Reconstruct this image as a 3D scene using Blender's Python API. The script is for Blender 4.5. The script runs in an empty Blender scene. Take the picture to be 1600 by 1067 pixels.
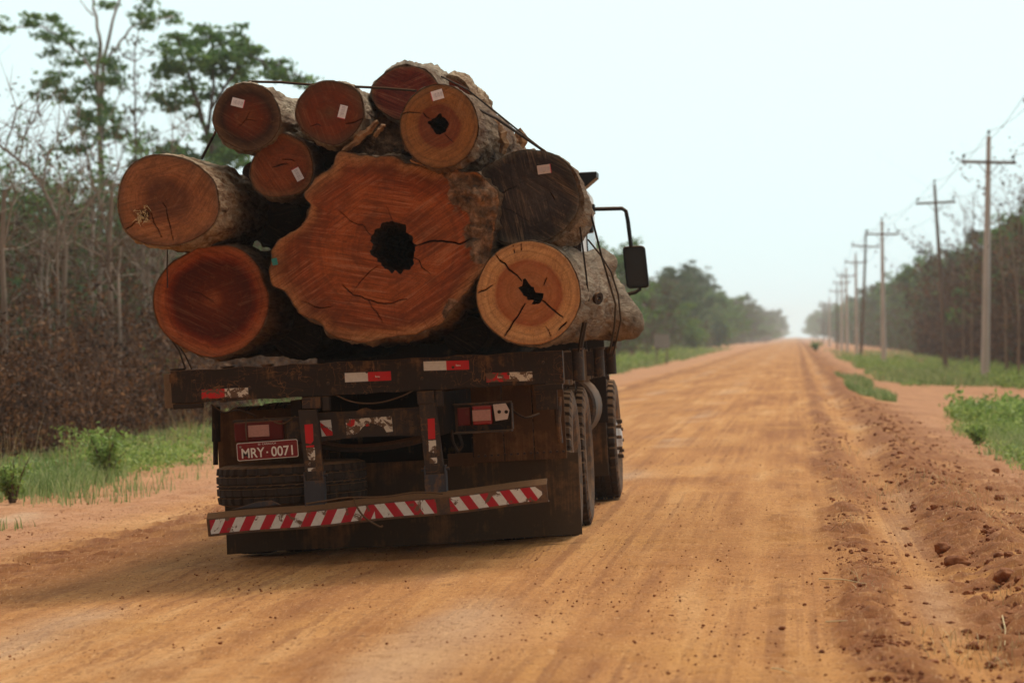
import bpy, math, random
import numpy as np
from mathutils import Vector, Matrix

R = math.radians
S = bpy.context.scene
COL = S.collection

# ------------------------------------------------------------------ camera
CAM_H = 1.343            # eye height above the road crown
FPX = 5333.0             # focal length in photograph pixels (120 mm on 36 mm / 1600 px)
VX, VY = 1245.0, 527.0   # where the straight road meets the horizon in the photograph
cam_d = bpy.data.cameras.new('camera')
cam = bpy.data.objects.new('camera', cam_d)
COL.objects.link(cam)
cam.location = (0, 0, CAM_H)
cam.rotation_euler = (R(90), 0, 0)
cam_d.lens = 120
cam_d.sensor_width = 36
cam_d.shift_x = -(VX - 800) / 1600
cam_d.shift_y = (VY - 533.5) / 1600
cam_d.clip_start = 0.5
cam_d.clip_end = 12000
cam_d.dof.use_dof = True
cam_d.dof.focus_distance = 21.6
cam_d.dof.aperture_fstop = 4.0
S.camera = cam

# ------------------------------------------------------------------ world: thin bright overcast, brightest ahead and to the right
SUN_EL, SUN_AZ = R(54), R(20)      # azimuth from +Y towards +X
W = bpy.data.worlds.new('World')
S.world = W
W.use_nodes = True
nt = W.node_tree
for n in list(nt.nodes):
    nt.nodes.remove(n)
wo = nt.nodes.new('ShaderNodeOutputWorld')
bg = nt.nodes.new('ShaderNodeBackground')
sky = nt.nodes.new('ShaderNodeTexSky')
sky.sky_type = 'NISHITA'
sky.sun_disc = False
sky.sun_elevation = SUN_EL
sky.sun_rotation = SUN_AZ
sky.air_density = 1.5
sky.dust_density = 4.0
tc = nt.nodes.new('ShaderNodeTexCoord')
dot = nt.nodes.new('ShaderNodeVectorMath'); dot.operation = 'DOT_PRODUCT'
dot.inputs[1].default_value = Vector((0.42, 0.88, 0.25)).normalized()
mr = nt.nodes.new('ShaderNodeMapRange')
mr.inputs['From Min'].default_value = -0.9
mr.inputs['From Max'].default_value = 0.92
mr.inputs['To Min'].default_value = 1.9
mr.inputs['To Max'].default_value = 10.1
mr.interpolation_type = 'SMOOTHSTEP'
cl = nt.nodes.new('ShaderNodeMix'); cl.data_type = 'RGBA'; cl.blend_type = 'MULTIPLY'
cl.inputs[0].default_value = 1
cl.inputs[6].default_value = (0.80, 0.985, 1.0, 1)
mx = nt.nodes.new('ShaderNodeMix'); mx.data_type = 'RGBA'
mx.inputs[0].default_value = 0.90
nt.links.new(tc.outputs['Generated'], dot.inputs[0])
nt.links.new(dot.outputs['Value'], mr.inputs['Value'])
nt.links.new(mr.outputs['Result'], cl.inputs[7])
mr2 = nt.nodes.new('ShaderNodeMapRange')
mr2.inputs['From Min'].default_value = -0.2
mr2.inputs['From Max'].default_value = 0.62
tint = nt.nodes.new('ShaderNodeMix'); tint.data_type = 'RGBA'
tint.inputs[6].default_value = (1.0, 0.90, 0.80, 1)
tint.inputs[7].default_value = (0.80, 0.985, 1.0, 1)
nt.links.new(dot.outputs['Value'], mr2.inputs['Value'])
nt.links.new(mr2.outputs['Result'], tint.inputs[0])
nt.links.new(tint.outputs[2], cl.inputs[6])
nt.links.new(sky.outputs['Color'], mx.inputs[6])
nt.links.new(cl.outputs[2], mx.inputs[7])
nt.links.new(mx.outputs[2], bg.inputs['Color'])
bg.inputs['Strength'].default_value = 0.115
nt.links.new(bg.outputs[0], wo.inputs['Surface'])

sun_d = bpy.data.lights.new('sun', 'SUN')
sun_d.energy = 2.6
sun_d.angle = R(18)
sun_d.color = (1.0, 0.92, 0.80)
sun = bpy.data.objects.new('sun', sun_d)
COL.objects.link(sun)
sd = Vector((math.sin(SUN_AZ) * math.cos(SUN_EL), math.cos(SUN_AZ) * math.cos(SUN_EL), math.sin(SUN_EL)))
sun.rotation_euler = sd.to_track_quat('Z', 'Y').to_euler()
sun.location = (20, 0, 30)

S.view_settings.view_transform = 'Standard'
S.view_settings.look = 'None'
S.view_settings.exposure = 0.0
S.view_settings.gamma = 1.0
S.render.engine = 'CYCLES'
S.cycles.use_denoising = True
S.cycles.max_bounces = 6
S.cycles.volume_bounces = 1
S.cycles.transparent_max_bounces = 6

# ------------------------------------------------------------------ helpers
def tag(o, label=None, cat=None, group=None, kind=None):
    if label: o['label'] = label
    if cat: o['category'] = cat
    if group: o['group'] = group
    if kind: o['kind'] = kind
    return o

def at(px, py, Y):
    """world point seen at photograph pixel (px, py) when it stands Y metres ahead"""
    return np.array([(px - VX) * Y / FPX, Y, CAM_H - (py - VY) * Y / FPX])

def obj_np(name, V, F, mats=None, parent=None, mi=None, smooth=True, attrs=None, loc=None, rot=None):
    """F: (n,4) or (n,3) int array, or a list of such arrays, or list of tuples"""
    me = bpy.data.meshes.new(name)
    V = np.asarray(V, dtype=np.float32)
    if isinstance(F, np.ndarray): F = [F]
    if len(F) and isinstance(F[0], np.ndarray):
        loops = np.concatenate([f.ravel() for f in F]).astype(np.int32)
        sizes = np.concatenate([np.full(len(f), f.shape[1], dtype=np.int32) for f in F])
    else:
        loops = np.array([i for f in F for i in f], dtype=np.int32)
        sizes = np.array([len(f) for f in F], dtype=np.int32)
    starts = np.concatenate([[0], np.cumsum(sizes)[:-1]]).astype(np.int32)
    me.vertices.add(len(V)); me.vertices.foreach_set('co', V.ravel())
    me.loops.add(len(loops)); me.loops.foreach_set('vertex_index', loops)
    me.polygons.add(len(sizes))
    me.polygons.foreach_set('loop_start', starts)
    me.polygons.foreach_set('loop_total', sizes)
    if mi is not None: me.polygons.foreach_set('material_index', np.asarray(mi, dtype=np.int32))
    me.polygons.foreach_set('use_smooth', np.full(len(sizes), bool(smooth)))
    me.update(calc_edges=True)
    me.validate()
    if attrs:
        for k, a in attrs.items():
            at_ = me.attributes.new(k, 'FLOAT', 'POINT')
            at_.data.foreach_set('value', np.asarray(a, dtype=np.float32))
    if mats is not None:
        for m in (mats if isinstance(mats, (list, tuple)) else [mats]):
            me.materials.append(m)
    o = bpy.data.objects.new(name, me)
    COL.objects.link(o)
    if parent is not None: o.parent = parent
    if loc is not None: o.location = loc
    if rot is not None: o.rotation_euler = rot
    return o

def empty(name, loc=(0, 0, 0), rot=(0, 0, 0), parent=None):
    o = bpy.data.objects.new(name, None)
    COL.objects.link(o)
    o.location = loc; o.rotation_euler = rot
    o.empty_display_size = 0.3
    if parent is not None: o.parent = parent
    return o

def copy_tree(o, parent=None):
    c = o.copy(); COL.objects.link(c)
    if parent is not None: c.parent = parent
    for ch in list(o.children):
        copy_tree(ch, c)
    return c

def _h(ix, iy, iz, seed):
    n = (ix * 374761393 + iy * 668265263 + iz * 2147483647 + seed * 1274126177) & 0xffffffff
    n = ((n ^ (n >> 13)) * 1274126177) & 0xffffffff
    n = (n ^ (n >> 16)) & 0xffffffff
    n = (n * 2246822519) & 0xffffffff
    n = n ^ (n >> 15)
    return (n & 0xffffff) / float(0xffffff)

def vnoise(p, seed=0):
    p = np.asarray(p, dtype=np.float64)
    i = np.floor(p).astype(np.int64); f = p - i
    u = f * f * (3 - 2 * f)
    out = 0
    for dx in (0, 1):
        wx = u[:, 0] if dx else 1 - u[:, 0]
        for dy in (0, 1):
            wy = u[:, 1] if dy else 1 - u[:, 1]
            for dz in (0, 1):
                wz = u[:, 2] if dz else 1 - u[:, 2]
                out = out + wx * wy * wz * _h(i[:, 0] + dx, i[:, 1] + dy, i[:, 2] + dz, seed)
    return out * 2 - 1

def fbm(p, octv=4, seed=0, gain=0.5):
    p = np.asarray(p, dtype=np.float64)
    a, s, o = 1.0, 1.0, 0
    for k in range(octv):
        o = o + a * vnoise(p * s + 17.3 * k, seed + k)
        a *= gain; s *= 2.03
    return o

class MB:
    """collects boxes, tubes and lathes; build() links them as ONE mesh object"""
    def __init__(self): self.v = []; self.f = []; self.m = []; self.n = 0
    def add(self, V, F, mi=0):
        V = np.asarray(V, dtype=float).reshape(-1, 3)
        self.v.append(V)
        for f in F: self.f.append(tuple(int(i) + self.n for i in f)); self.m.append(mi)
        self.n += len(V); return self
    def box(self, x0, x1, y0, y1, z0, z1, mi=0, M=None):
        V = np.array([[x, y, z] for x in (x0, x1) for y in (y0, y1) for z in (z0, z1)], dtype=float)
        if M is not None: V = np.array([tuple(M @ Vector(v)) for v in V])
        return self.add(V, [(0, 1, 3, 2), (4, 6, 7, 5), (0, 4, 5, 1), (2, 3, 7, 6), (0, 2, 6, 4), (1, 5, 7, 3)], mi)
    def prism(self, poly, axis, a, b, mi=0):
        """extrude 2D poly along axis from a to b.  axis 'y': poly=(x,z); 'x': poly=(y,z); 'z': poly=(x,y)"""
        def P(u, w, t): return {'y': (u, t, w), 'x': (t, u, w), 'z': (u, w, t)}[axis]
        n = len(poly)
        V = [P(u, w, a) for u, w in poly] + [P(u, w, b) for u, w in poly]
        F = [tuple(range(n)), tuple(range(2 * n - 1, n - 1, -1))]
        F += [(i, i + n, (i + 1) % n + n, (i + 1) % n) for i in range(n)]
        return self.add(V, F, mi)
    def tube(self, pts, r, n=8, mi=0, cap=True):
        pts = [np.asarray(p, dtype=float) for p in pts]
        rs = r if isinstance(r, (list, tuple, np.ndarray)) else [r] * len(pts)
        V = []; up = np.array([0.13, 0.21, 0.97])
        for i, p in enumerate(pts):
            d = pts[min(i + 1, len(pts) - 1)] - pts[max(i - 1, 0)]
            d = d / (np.linalg.norm(d) + 1e-9)
            a = np.cross(d, up)
            if np.linalg.norm(a) < 1e-3: a = np.cross(d, np.array([1.0, 0, 0]))
            a /= np.linalg.norm(a); b = np.cross(d, a)
            for k in range(n):
                t = 2 * math.pi * k / n
                V.append(p + rs[i] * (a * math.cos(t) + b * math.sin(t)))
        F = []
        for i in range(len(pts) - 1):
            for k in range(n):
                F.append((i * n + k, i * n + (k + 1) % n, (i + 1) * n + (k + 1) % n, (i + 1) * n + k))
        if cap:
            F.append(tuple(range(n - 1, -1, -1))); F.append(tuple((len(pts) - 1) * n + k for k in range(n)))
        return self.add(V, F, mi)
    def cyl(self, p0, p1, r, n=16, mi=0): return self.tube([p0, p1], r, n, mi)
    def lathe(self, prof, n=32, c=(0, 0, 0), axis='x', mi=0, closed=False):
        """prof: list of (t along axis, radius)"""
        V = []
        for t, r in prof:
            for k in range(n):
                a = 2 * math.pi * k / n
                u, w = r * math.cos(a), r * math.sin(a)
                V.append((c[0] + t, c[1] + u, c[2] + w) if axis == 'x' else (c[0] + u, c[1] + w, c[2] + t))
        m = len(prof); F = []
        for i in range(m if closed else m - 1):
            j = (i + 1) % m
            for k in range(n):
                F.append((i * n + k, i * n + (k + 1) % n, j * n + (k + 1) % n, j * n + k))
        if not closed:
            if prof[0][1] > 1e-4: F.append(tuple(range(n)))
            if prof[-1][1] > 1e-4: F.append(tuple((m - 1) * n + k for k in range(n)))
        return self.add(V, F, mi)
    def build(self, name, mats, parent=None, smooth=False, bevel=0, seg=2, **kw):
        V = np.concatenate(self.v)
        o = obj_np(name, V, self.f, mats, parent, mi=self.m, smooth=smooth, **kw)
        import bmesh
        bm = bmesh.new(); bm.from_mesh(o.data)
        bmesh.ops.recalc_face_normals(bm, faces=bm.faces)
        bm.to_mesh(o.data); bm.free()
        if smooth:
            o.data.set_sharp_from_angle(angle=R(40))
        if bevel:
            b = o.modifiers.new('bevel', 'BEVEL'); b.width = bevel; b.segments = seg
            b.limit_method = 'ANGLE'; b.angle_limit = R(35)
        return o

# ---- node helper
class NT:
    def __init__(self, name):
        self.m = bpy.data.materials.new(name); self.m.use_nodes = True
        self.t = self.m.node_tree
        for n in list(self.t.nodes): self.t.nodes.remove(n)
        self.out = self.t.nodes.new('ShaderNodeOutputMaterial')
        self.b = self.t.nodes.new('ShaderNodeBsdfPrincipled')
        self.t.links.new(self.b.outputs[0], self.out.inputs['Surface'])
        self.b.inputs['Specular IOR Level'].default_value = 0.3
    def N(self, t, **kw):
        n = self.t.nodes.new(t)
        for k, v in kw.items(): setattr(n, k, v)
        return n
    def L(self, a, b): self.t.links.new(a, b)
    def put(self, sock, v):
        if isinstance(v, bpy.types.NodeSocket): self.L(v, sock)
        elif isinstance(v, (tuple, list)) and len(v) == 3 and sock.type == 'RGBA': sock.default_value = (*v, 1)
        else: sock.default_value = v
    def coord(self, kind='Object', scale=(1, 1, 1), rot=(0, 0, 0), loc=(0, 0, 0)):
        c = self.N('ShaderNodeTexCoord'); m = self.N('ShaderNodeMapping')
        self.L(c.outputs[kind], m.inputs['Vector'])
        m.inputs['Scale'].default_value = scale; m.inputs['Rotation'].default_value = rot
        m.inputs['Location'].default_value = loc
        return m.outputs[0]
    def rcoord(self, deg, scale, loc=(0, 0, 0)):
        m = self.N('ShaderNodeMapping'); self.L(self.coord(rot=(0, R(deg), 0), loc=loc), m.inputs['Vector']); m.inputs['Scale'].default_value = scale
        return m.outputs[0]
    def noise(self, vec, scale=5, detail=4, rough=0.55, dist=0.0):
        n = self.N('ShaderNodeTexNoise')
        if vec is not None: self.L(vec, n.inputs['Vector'])
        self.put(n.inputs['Scale'], scale); n.inputs['Detail'].default_value = detail
        n.inputs['Roughness'].default_value = rough; n.inputs['Distortion'].default_value = dist
        return n.outputs['Fac']
    def noise1(self, w, scale=1, detail=3, rough=0.6):
        n = self.N('ShaderNodeTexNoise', noise_dimensions='1D')
        self.L(w, n.inputs['W']); n.inputs['Scale'].default_value = scale
        n.inputs['Detail'].default_value = detail; n.inputs['Roughness'].default_value = rough
        return n.outputs['Fac']
    def math(self, op, a, b=0.0, c=None, clamp=False):
        n = self.N('ShaderNodeMath', operation=op); n.use_clamp = clamp
        self.put(n.inputs[0], a); self.put(n.inputs[1], b)
        if c is not None: self.put(n.inputs[2], c)
        return n.outputs[0]
    def ramp(self, fac, stops, interp='LINEAR'):
        n = self.N('ShaderNodeValToRGB'); self.L(fac, n.inputs[0])
        cr = n.color_ramp; cr.interpolation = interp
        while len(cr.elements) < len(stops): cr.elements.new(0.5)
        for e, (p, c) in zip(cr.elements, stops):
            e.position = p
            e.color = (c, c, c, 1) if isinstance(c, (int, float)) else (*c, 1)
        return n.outputs['Color']
    def rng(self, v, a, b, c=0.0, d=1.0, smooth=False):
        n = self.N('ShaderNodeMapRange'); self.put(n.inputs[0], v)
        if smooth: n.interpolation_type = 'SMOOTHSTEP'
        for i, x in zip((1, 2, 3, 4), (a, b, c, d)): n.inputs[i].default_value = x
        return n.outputs[0]
    def mix(self, f, a, b, mode='MIX'):
        n = self.N('ShaderNodeMix', data_type='RGBA', blend_type=mode)
        self.put(n.inputs[0], f); self.put(n.inputs[6], a); self.put(n.inputs[7], b)
        return n.outputs[2]
    def attr(self, name):
        n = self.N('ShaderNodeAttribute'); n.attribute_name = name
        return n.outputs['Fac']
    def bump(self, h, strength=0.4, dist=0.01):
        n = self.N('ShaderNodeBump'); n.inputs['Strength'].default_value = strength
        n.inputs['Distance'].default_value = dist; self.L(h, n.inputs['Height'])
        self.L(n.outputs[0], self.b.inputs['Normal'])
    def done(self, color, rough=0.8, metal=0.0):
        self.put(self.b.inputs['Base Color'], color)
        self.put(self.b.inputs['Roughness'], rough)
        self.b.inputs['Metallic'].default_value = metal
        return self.m

DUST = (0.25, 0.125, 0.055)
def dirty(name, base, dust=0.35, rough=0.6, scale=6, metal=0.0, drip=True, dustc=DUST, spec=0.14, scratch=0.0):
    """paint or steel with road dust: blotches, runs, and a film on what faces up"""
    n = NT(name); c = n.coord()
    a = n.noise(c, scale, 6, 0.65)
    runs = n.noise(n.coord(scale=(22, 22, 1.2)), 1.5, 3, 0.6)
    m = n.rng(n.math('ADD', a, n.math('MULTIPLY', runs, 0.35 if drip else 0.0)), 0.86 - 0.5 * dust if drip else 0.7 - 0.4 * dust, 1.0 - 0.3 * dust if drip else 0.9 - 0.3 * dust)
    g = n.N('ShaderNodeNewGeometry'); sx = n.N('ShaderNodeSeparateXYZ'); n.L(g.outputs['Normal'], sx.inputs[0])
    up = n.rng(sx.outputs['Z'], 0.15, 0.9, 0.0, 0.85)
    m2 = n.math('MAXIMUM', n.math('MULTIPLY', m, 0.85), up)
    m3 = n.math('ADD', m2, dust * 0.28, clamp=True)
    fine = n.noise(c, 60, 3, 0.6)
    col = n.mix(m3, base, dustc)
    col = n.mix(n.rng(fine, 0.35, 0.75, 0.0, 0.45), col, n.mix(0.5, col, (0.03, 0.02, 0.015)))
    if scratch:
        sc1 = n.noise(n.coord(scale=(1.0, 1, 2.2)), 5.0, 2, 0.5, 1.2); sc2 = n.noise(n.coord(scale=(3.0, 1, 0.8), loc=(5, 5, 5)), 3.5, 2, 0.5, 0.8)
        k1 = n.rng(n.math('ABSOLUTE', n.math('SUBTRACT', sc1, 0.5)), 0.0, 0.012, 1, 0); k2 = n.rng(n.math('ABSOLUTE', n.math('SUBTRACT', sc2, 0.5)), 0.0, 0.008, 1, 0)
        kk = n.math('MULTIPLY', n.math('MAXIMUM', k1, k2), n.rng(n.noise(n.coord(loc=(1, 8, 2)), 3.0, 3), 0.44, 0.58, 0, scratch))
        col = n.mix(kk, col, (0.26, 0.115, 0.045))
    n.bump(n.math('ADD', a, n.math('MULTIPLY', fine, 0.3)), 0.25, 0.006)
    n.b.inputs['Specular IOR Level'].default_value = spec
    return n.done(col, n.rng(m3, 0, 1, rough, 0.92), metal)

MAT = {}
MAT['black'] = dirty('black_dirty_paint', (0.016, 0.015, 0.015), 0.26, 0.5, 7, scratch=0.85)
MAT['frame'] = dirty('frame_dirty_steel', (0.036, 0.033, 0.031), 0.32, 0.6, 6, scratch=0.6)
MAT['chassis'] = dirty('chassis_dark', (0.012, 0.010, 0.009), 0.2, 0.8, 6)
MAT['bumper'] = dirty('bumper_dusty_steel', (0.06, 0.05, 0.045), 0.55, 0.55, 9)
MAT['sleeve'] = dirty('sleeve_blue_grey', (0.045, 0.055, 0.07), 0.30, 0.5, 12)
MAT['board'] = dirty('splash_board', (0.085, 0.042, 0.019), 0.38, 0.8, 4)
MAT['flap'] = dirty('rubber_flap', (0.045, 0.033, 0.020), 0.34, 0.75, 3)
MAT['tyre'] = dirty('tyre_rubber', (0.022, 0.020, 0.019), 0.30, 0.8, 10, drip=False)
MAT['tyre_side'] = dirty('tyre_dusty', (0.045, 0.038, 0.033), 0.62, 0.85, 10, drip=False)
MAT['rim'] = dirty('rim_dusty', (0.35, 0.34, 0.33), 0.5, 0.45, 8)
MAT['hub'] = dirty('front_hub_pale', (0.62, 0.61, 0.60), 0.25, 0.4, 8)
MAT['white'] = dirty('cab_white', (0.72, 0.72, 0.70), 0.12, 0.4, 4)
MAT['plankedge'] = dirty('plank_edge', (0.24, 0.17, 0.11), 0.3, 0.85, 12, drip=False, dustc=(0.36, 0.22, 0.12))
MAT['signgrey'] = dirty('sign_grey', (0.33, 0.37, 0.38), 0.15, 0.6, 4)
MAT['glossblack'] = dirty('mirror_black', (0.012, 0.014, 0.015), 0.02, 0.35, 5, drip=False)
MAT['cable'] = dirty('steel_cable', (0.03, 0.026, 0.024), 0.1, 0.6, 20, drip=False)
MAT['rope'] = dirty('dirty_wire', (0.10, 0.065, 0.04), 0.4, 0.9, 20, drip=False)

def glass(name, col, rough=0.08):
    n = NT(name); n.b.inputs['Specular IOR Level'].default_value = 0.5
    return n.done(col, rough)
MAT['glass'] = glass('window_glass', (0.02, 0.025, 0.03))
MAT['mirrorglass'] = glass('mirror_glass', (0.016, 0.018, 0.018), 0.25)

def worn(name, base, wear=0.35, under=(0.09, 0.055, 0.035), scale=14):
    """printed sticker with scuffs worn through to the dirty paint"""
    n = NT(name); c = n.coord()
    a = n.noise(c, scale, 6, 0.7, 0.6); d = n.noise(c, 45, 3, 0.6)
    k = n.rng(a, 0.70 - 0.3 * wear, 0.73 - 0.3 * wear)
    col = n.mix(n.rng(d, 0.45, 0.8, 0.0, 0.4), base, n.mix(0.5, base, DUST))
    col = n.mix(k, col, under)
    return n.done(col, 0.45)
MAT['s_red'] = worn('sticker_red', (0.62, 0.012, 0.018), 0.25)
MAT['s_white'] = worn('sticker_white', (0.74, 0.73, 0.69), 0.25)
MAT['w_red'] = worn('scuffed_red', (0.60, 0.012, 0.015), 0.75, (0.14, 0.08, 0.045), 20)
MAT['w_white'] = worn('scuffed_white', (0.72, 0.66, 0.55), 0.75, (0.14, 0.08, 0.045), 20)
MAT['b_red'] = worn('bumper_red', (0.50, 0.012, 0.03), 0.38, (0.17, 0.10, 0.06), 11)
MAT['b_white'] = worn('bumper_white', (0.76, 0.74, 0.68), 0.42, (0.17, 0.10, 0.06), 11)
MAT['plate'] = worn('plate_red', (0.20, 0.008, 0.012), 0.0)
MAT['plate_w'] = worn('plate_letters', (0.80, 0.76, 0.68), 0.0)
MAT['lamp_red'] = dirty('lamp_red', (0.30, 0.006, 0.010), 0.12, 0.25, 6, drip=False, spec=0.5)
MAT['lamp_dim'] = dirty('lamp_red_dusty', (0.12, 0.005, 0.007), 0.22, 0.5, 6, drip=False)
MAT['lamp_clear'] = dirty('lamp_clear', (0.50, 0.24, 0.20), 0.10, 0.3, 8, drip=False, spec=0.5)
MAT['paper'] = worn('paper_label', (0.80, 0.77, 0.80), 0.0)
MAT['paper_old'] = worn('paper_label_old', (0.60, 0.48, 0.42), 0.35, (0.25, 0.17, 0.13))
MAT['paper_edge'] = worn('paper_edge', (0.65, 0.10, 0.13), 0.0)
MAT['paper_ink'] = worn('paper_ink', (0.42, 0.39, 0.46), 0.0)
MAT['teal'] = worn('teal_tag', (0.02, 0.22, 0.20), 0.0)

def soil_material():
    n = NT('clay_road'); c = n.coord()
    rut, verge, pale = n.attr('rut'), n.attr('verge'), n.attr('pale')
    big = n.noise(n.coord(scale=(1, 0.14, 1)), 0.8, 4, 0.55, 0.4)
    streak = n.noise(n.coord(scale=(4.5, 0.11, 1)), 1.0, 6, 0.66, 0.15)
    tread = n.noise(n.coord(scale=(13, 0.05, 1)), 1.0, 3, 0.6, 0.05)
    mid = n.noise(c, 3.5, 6, 0.65); fine = n.noise(c, 45, 5, 0.7); grit = n.noise(c, 190, 2, 0.6)
    col = n.ramp(n.math('ADD', n.math('MULTIPLY', big, 0.55), n.math('MULTIPLY', streak, 0.45)),
                 [(0.37, (0.33, 0.125, 0.040)), (0.46, (0.475, 0.20, 0.062)), (0.54, (0.58, 0.265, 0.086)), (0.64, (0.71, 0.38, 0.155))])
    ye = n.rng(n.noise(n.coord(scale=(1, 0.35, 1), loc=(7, 3, 0)), 0.7, 3), 0.54, 0.70, 0, 0.55)
    col = n.mix(ye, col, (0.62, 0.29, 0.075))
    col = n.mix(n.math('MULTIPLY', n.rng(tread, 0.49, 0.58, 0, 0.62), n.rng(n.noise(n.coord(scale=(1, .3, 1), loc=(2, 9, 0)), 0.9, 3), .42, .60)), col, (0.28, 0.105, 0.036))
    col = n.mix(n.math('MULTIPLY', verge, 0.75), col, n.ramp(mid, [(0.3, (0.46, 0.20, 0.095)), (0.7, (0.62, 0.33, 0.19))]))
    col = n.mix(n.math('MULTIPLY', pale, 0.8), col, (0.70, 0.50, 0.33))
    rk = n.math('MULTIPLY', rut, n.rng(n.math('ADD', n.math('MULTIPLY', mid, 0.5), n.math('MULTIPLY', fine, 0.5)), 0.32, 0.58, 0.35, 1.1), clamp=True)
    col = n.mix(rk, col, n.ramp(fine, [(0.25, (0.10, 0.032, 0.012)), (0.5, (0.245, 0.083, 0.029)), (0.75, (0.46, 0.190, 0.075))]))
    col = n.mix(n.rng(grit, 0.60, 0.74, 0, 0.55), col, (0.12, 0.05, 0.022))
    xs_ = n.noise(n.coord(scale=(3, 5, 1)), 3.0, 6, 0.75, 0.3)
    col = n.mix(n.rng(xs_, 0.50, 0.66, 0, 0.35), col, (0.27, 0.115, 0.045))
    col = n.mix(n.rng(fine, 0.48, 0.72, 0, 0.40), col, (0.25, 0.105, 0.042))
    col = n.mix(n.rng(fine, 0.42, 0.28, 0, 0.35), col, (0.74, 0.45, 0.23))
    g1_ = n.noise(n.coord(scale=(30, 6, 1)), 1.0, 4, 0.75); g2_ = n.noise(n.coord(scale=(70, 13, 1), loc=(3, 3, 3)), 1.0, 3, 0.7)
    col = n.mix(n.rng(g1_, 0.58, 0.66, 0, 0.55), col, (0.20, 0.078, 0.028)); col = n.mix(n.rng(g1_, 0.42, 0.32, 0, 0.35), col, (0.76, 0.44, 0.21))
    col = n.mix(n.rng(g2_, 0.58, 0.66, 0, 0.60), col, (0.17, 0.065, 0.026)); col = n.mix(n.rng(g2_, 0.40, 0.30, 0, 0.40), col, (0.80, 0.50, 0.26))
    sp = n.noise(c, 16, 3, 0.5)
    col = n.mix(n.rng(sp, 0.66, 0.72, 0, 0.55), col, (0.14, 0.06, 0.028))
    n.bump(n.math('ADD', n.math('MULTIPLY', fine, 1.0), n.math('ADD', n.math('MULTIPLY', mid, 1.3), n.math('MULTIPLY', grit, 0.5))), 0.55, 0.02)
    n.b.inputs['Specular IOR Level'].default_value = 0.12
    return n.done(col, 0.95)
MAT['soil'] = soil_material()

def simple_noise(name, stops, scale=5, rough=0.9, bump=0.3, sc=(1, 1, 1), bd=0.01, spec=0.2):
    n = NT(name); f = n.noise(n.coord(scale=sc), scale, 5, 0.6)
    if bump: n.bump(f, bump, bd)
    n.b.inputs['Specular IOR Level'].default_value = spec
    return n.done(n.ramp(f, stops), rough)
MAT['clod'] = simple_noise('clay_clod', [(0.3, (0.16, 0.048, 0.017)), (0.7, (0.38, 0.14, 0.052))], 14, bump=0.6, bd=0.02)
MAT['straw'] = simple_noise('straw', [(0.3, (0.50, 0.36, 0.17)), (0.7, (0.72, 0.56, 0.32))], 10)
MAT['trunk'] = simple_noise('pale_trunk', [(0.35, (0.20, 0.165, 0.13)), (0.65, (0.60, 0.53, 0.45))], 2.2, sc=(1, 1, 0.4))
MAT['trunk_dark'] = simple_noise('dark_trunk', [(0.35, (0.07, 0.05, 0.04)), (0.65, (0.17, 0.13, 0.10))], 2.2, sc=(1, 1, 0.4))
MAT['concrete'] = simple_noise('concrete_pole', [(0.3, (0.52, 0.50, 0.47)), (0.7, (0.72, 0.69, 0.66))], 1.5, sc=(1, 1, 0.3))
MAT['polewood'] = simple_noise('pole_wood', [(0.3, (0.14, 0.11, 0.09)), (0.7, (0.27, 0.22, 0.18))], 2.5, sc=(1, 1, 0.2))
MAT['insul'] = simple_noise('insulator', [(0.3, (0.03, 0.035, 0.035)), (0.7, (0.06, 0.06, 0.06))], 3, rough=0.3, bump=0)

def leaf_material(name, stops, trans=0.5, scale=0.9, rough=0.6):
    """colour varies from leaf clump to leaf clump and leaf to leaf"""
    n = NT(name)
    big = n.noise(n.coord(), scale, 3, 0.6)
    g = n.N('ShaderNodeNewGeometry')
    f = n.math('ADD', n.math('MULTIPLY', big, 0.6), n.math('MULTIPLY', g.outputs['Random Per Island'], 0.4))
    col = n.ramp(f, stops)
    n.b.inputs['Specular IOR Level'].default_value = 0.25
    n.done(col, rough)
    tr = n.N('ShaderNodeBsdfTranslucent'); n.L(col, tr.inputs['Color'])
    ms = n.N('ShaderNodeMixShader'); ms.inputs[0].default_value = trans
    n.L(n.b.outputs[0], ms.inputs[1]); n.L(tr.outputs[0], ms.inputs[2]); n.L(ms.outputs[0], n.out.inputs['Surface'])
    return n.m
MAT['leaf_green'] = leaf_material('leaf_green', [(p, tuple(q * 2.5 for q in c)) for p, c in [(0.25, (0.020, 0.045, 0.012)), (0.5, (0.045, 0.085, 0.022)), (0.75, (0.09, 0.135, 0.04))]])
MAT['leaf_dark'] = leaf_material('leaf_dark', [(p, tuple(q * 2.0 for q in c)) for p, c in [(0.25, (0.016, 0.032, 0.014)), (0.5, (0.030, 0.055, 0.022)), (0.75, (0.06, 0.085, 0.032))]])
MAT['leaf_light'] = leaf_material('leaf_light', [(p, tuple(q * 1.15 for q in c)) for p, c in [(0.25, (0.05, 0.11, 0.018)), (0.5, (0.10, 0.18, 0.03)), (0.75, (0.17, 0.25, 0.05))]])
MAT['leaf_dry'] = leaf_material('leaf_dry', [(0.28, (0.022, 0.011, 0.007)), (0.46, (0.075, 0.036, 0.018)), (0.62, (0.15, 0.072, 0.034)), (0.74, (0.30, 0.155, 0.075)), (0.84, (0.42, 0.25, 0.13))], 0.25, 0.8, 0.8)
MAT['leaf_mixed'] = leaf_material('leaf_mixed', [(p, tuple(q * 1.7 for q in c)) for p, c in [(0.25, (0.05, 0.028, 0.016)), (0.42, (0.085, 0.055, 0.03)), (0.52, (0.045, 0.07, 0.024)), (0.75, (0.08, 0.115, 0.035))]], 0.3, 0.5)
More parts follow.
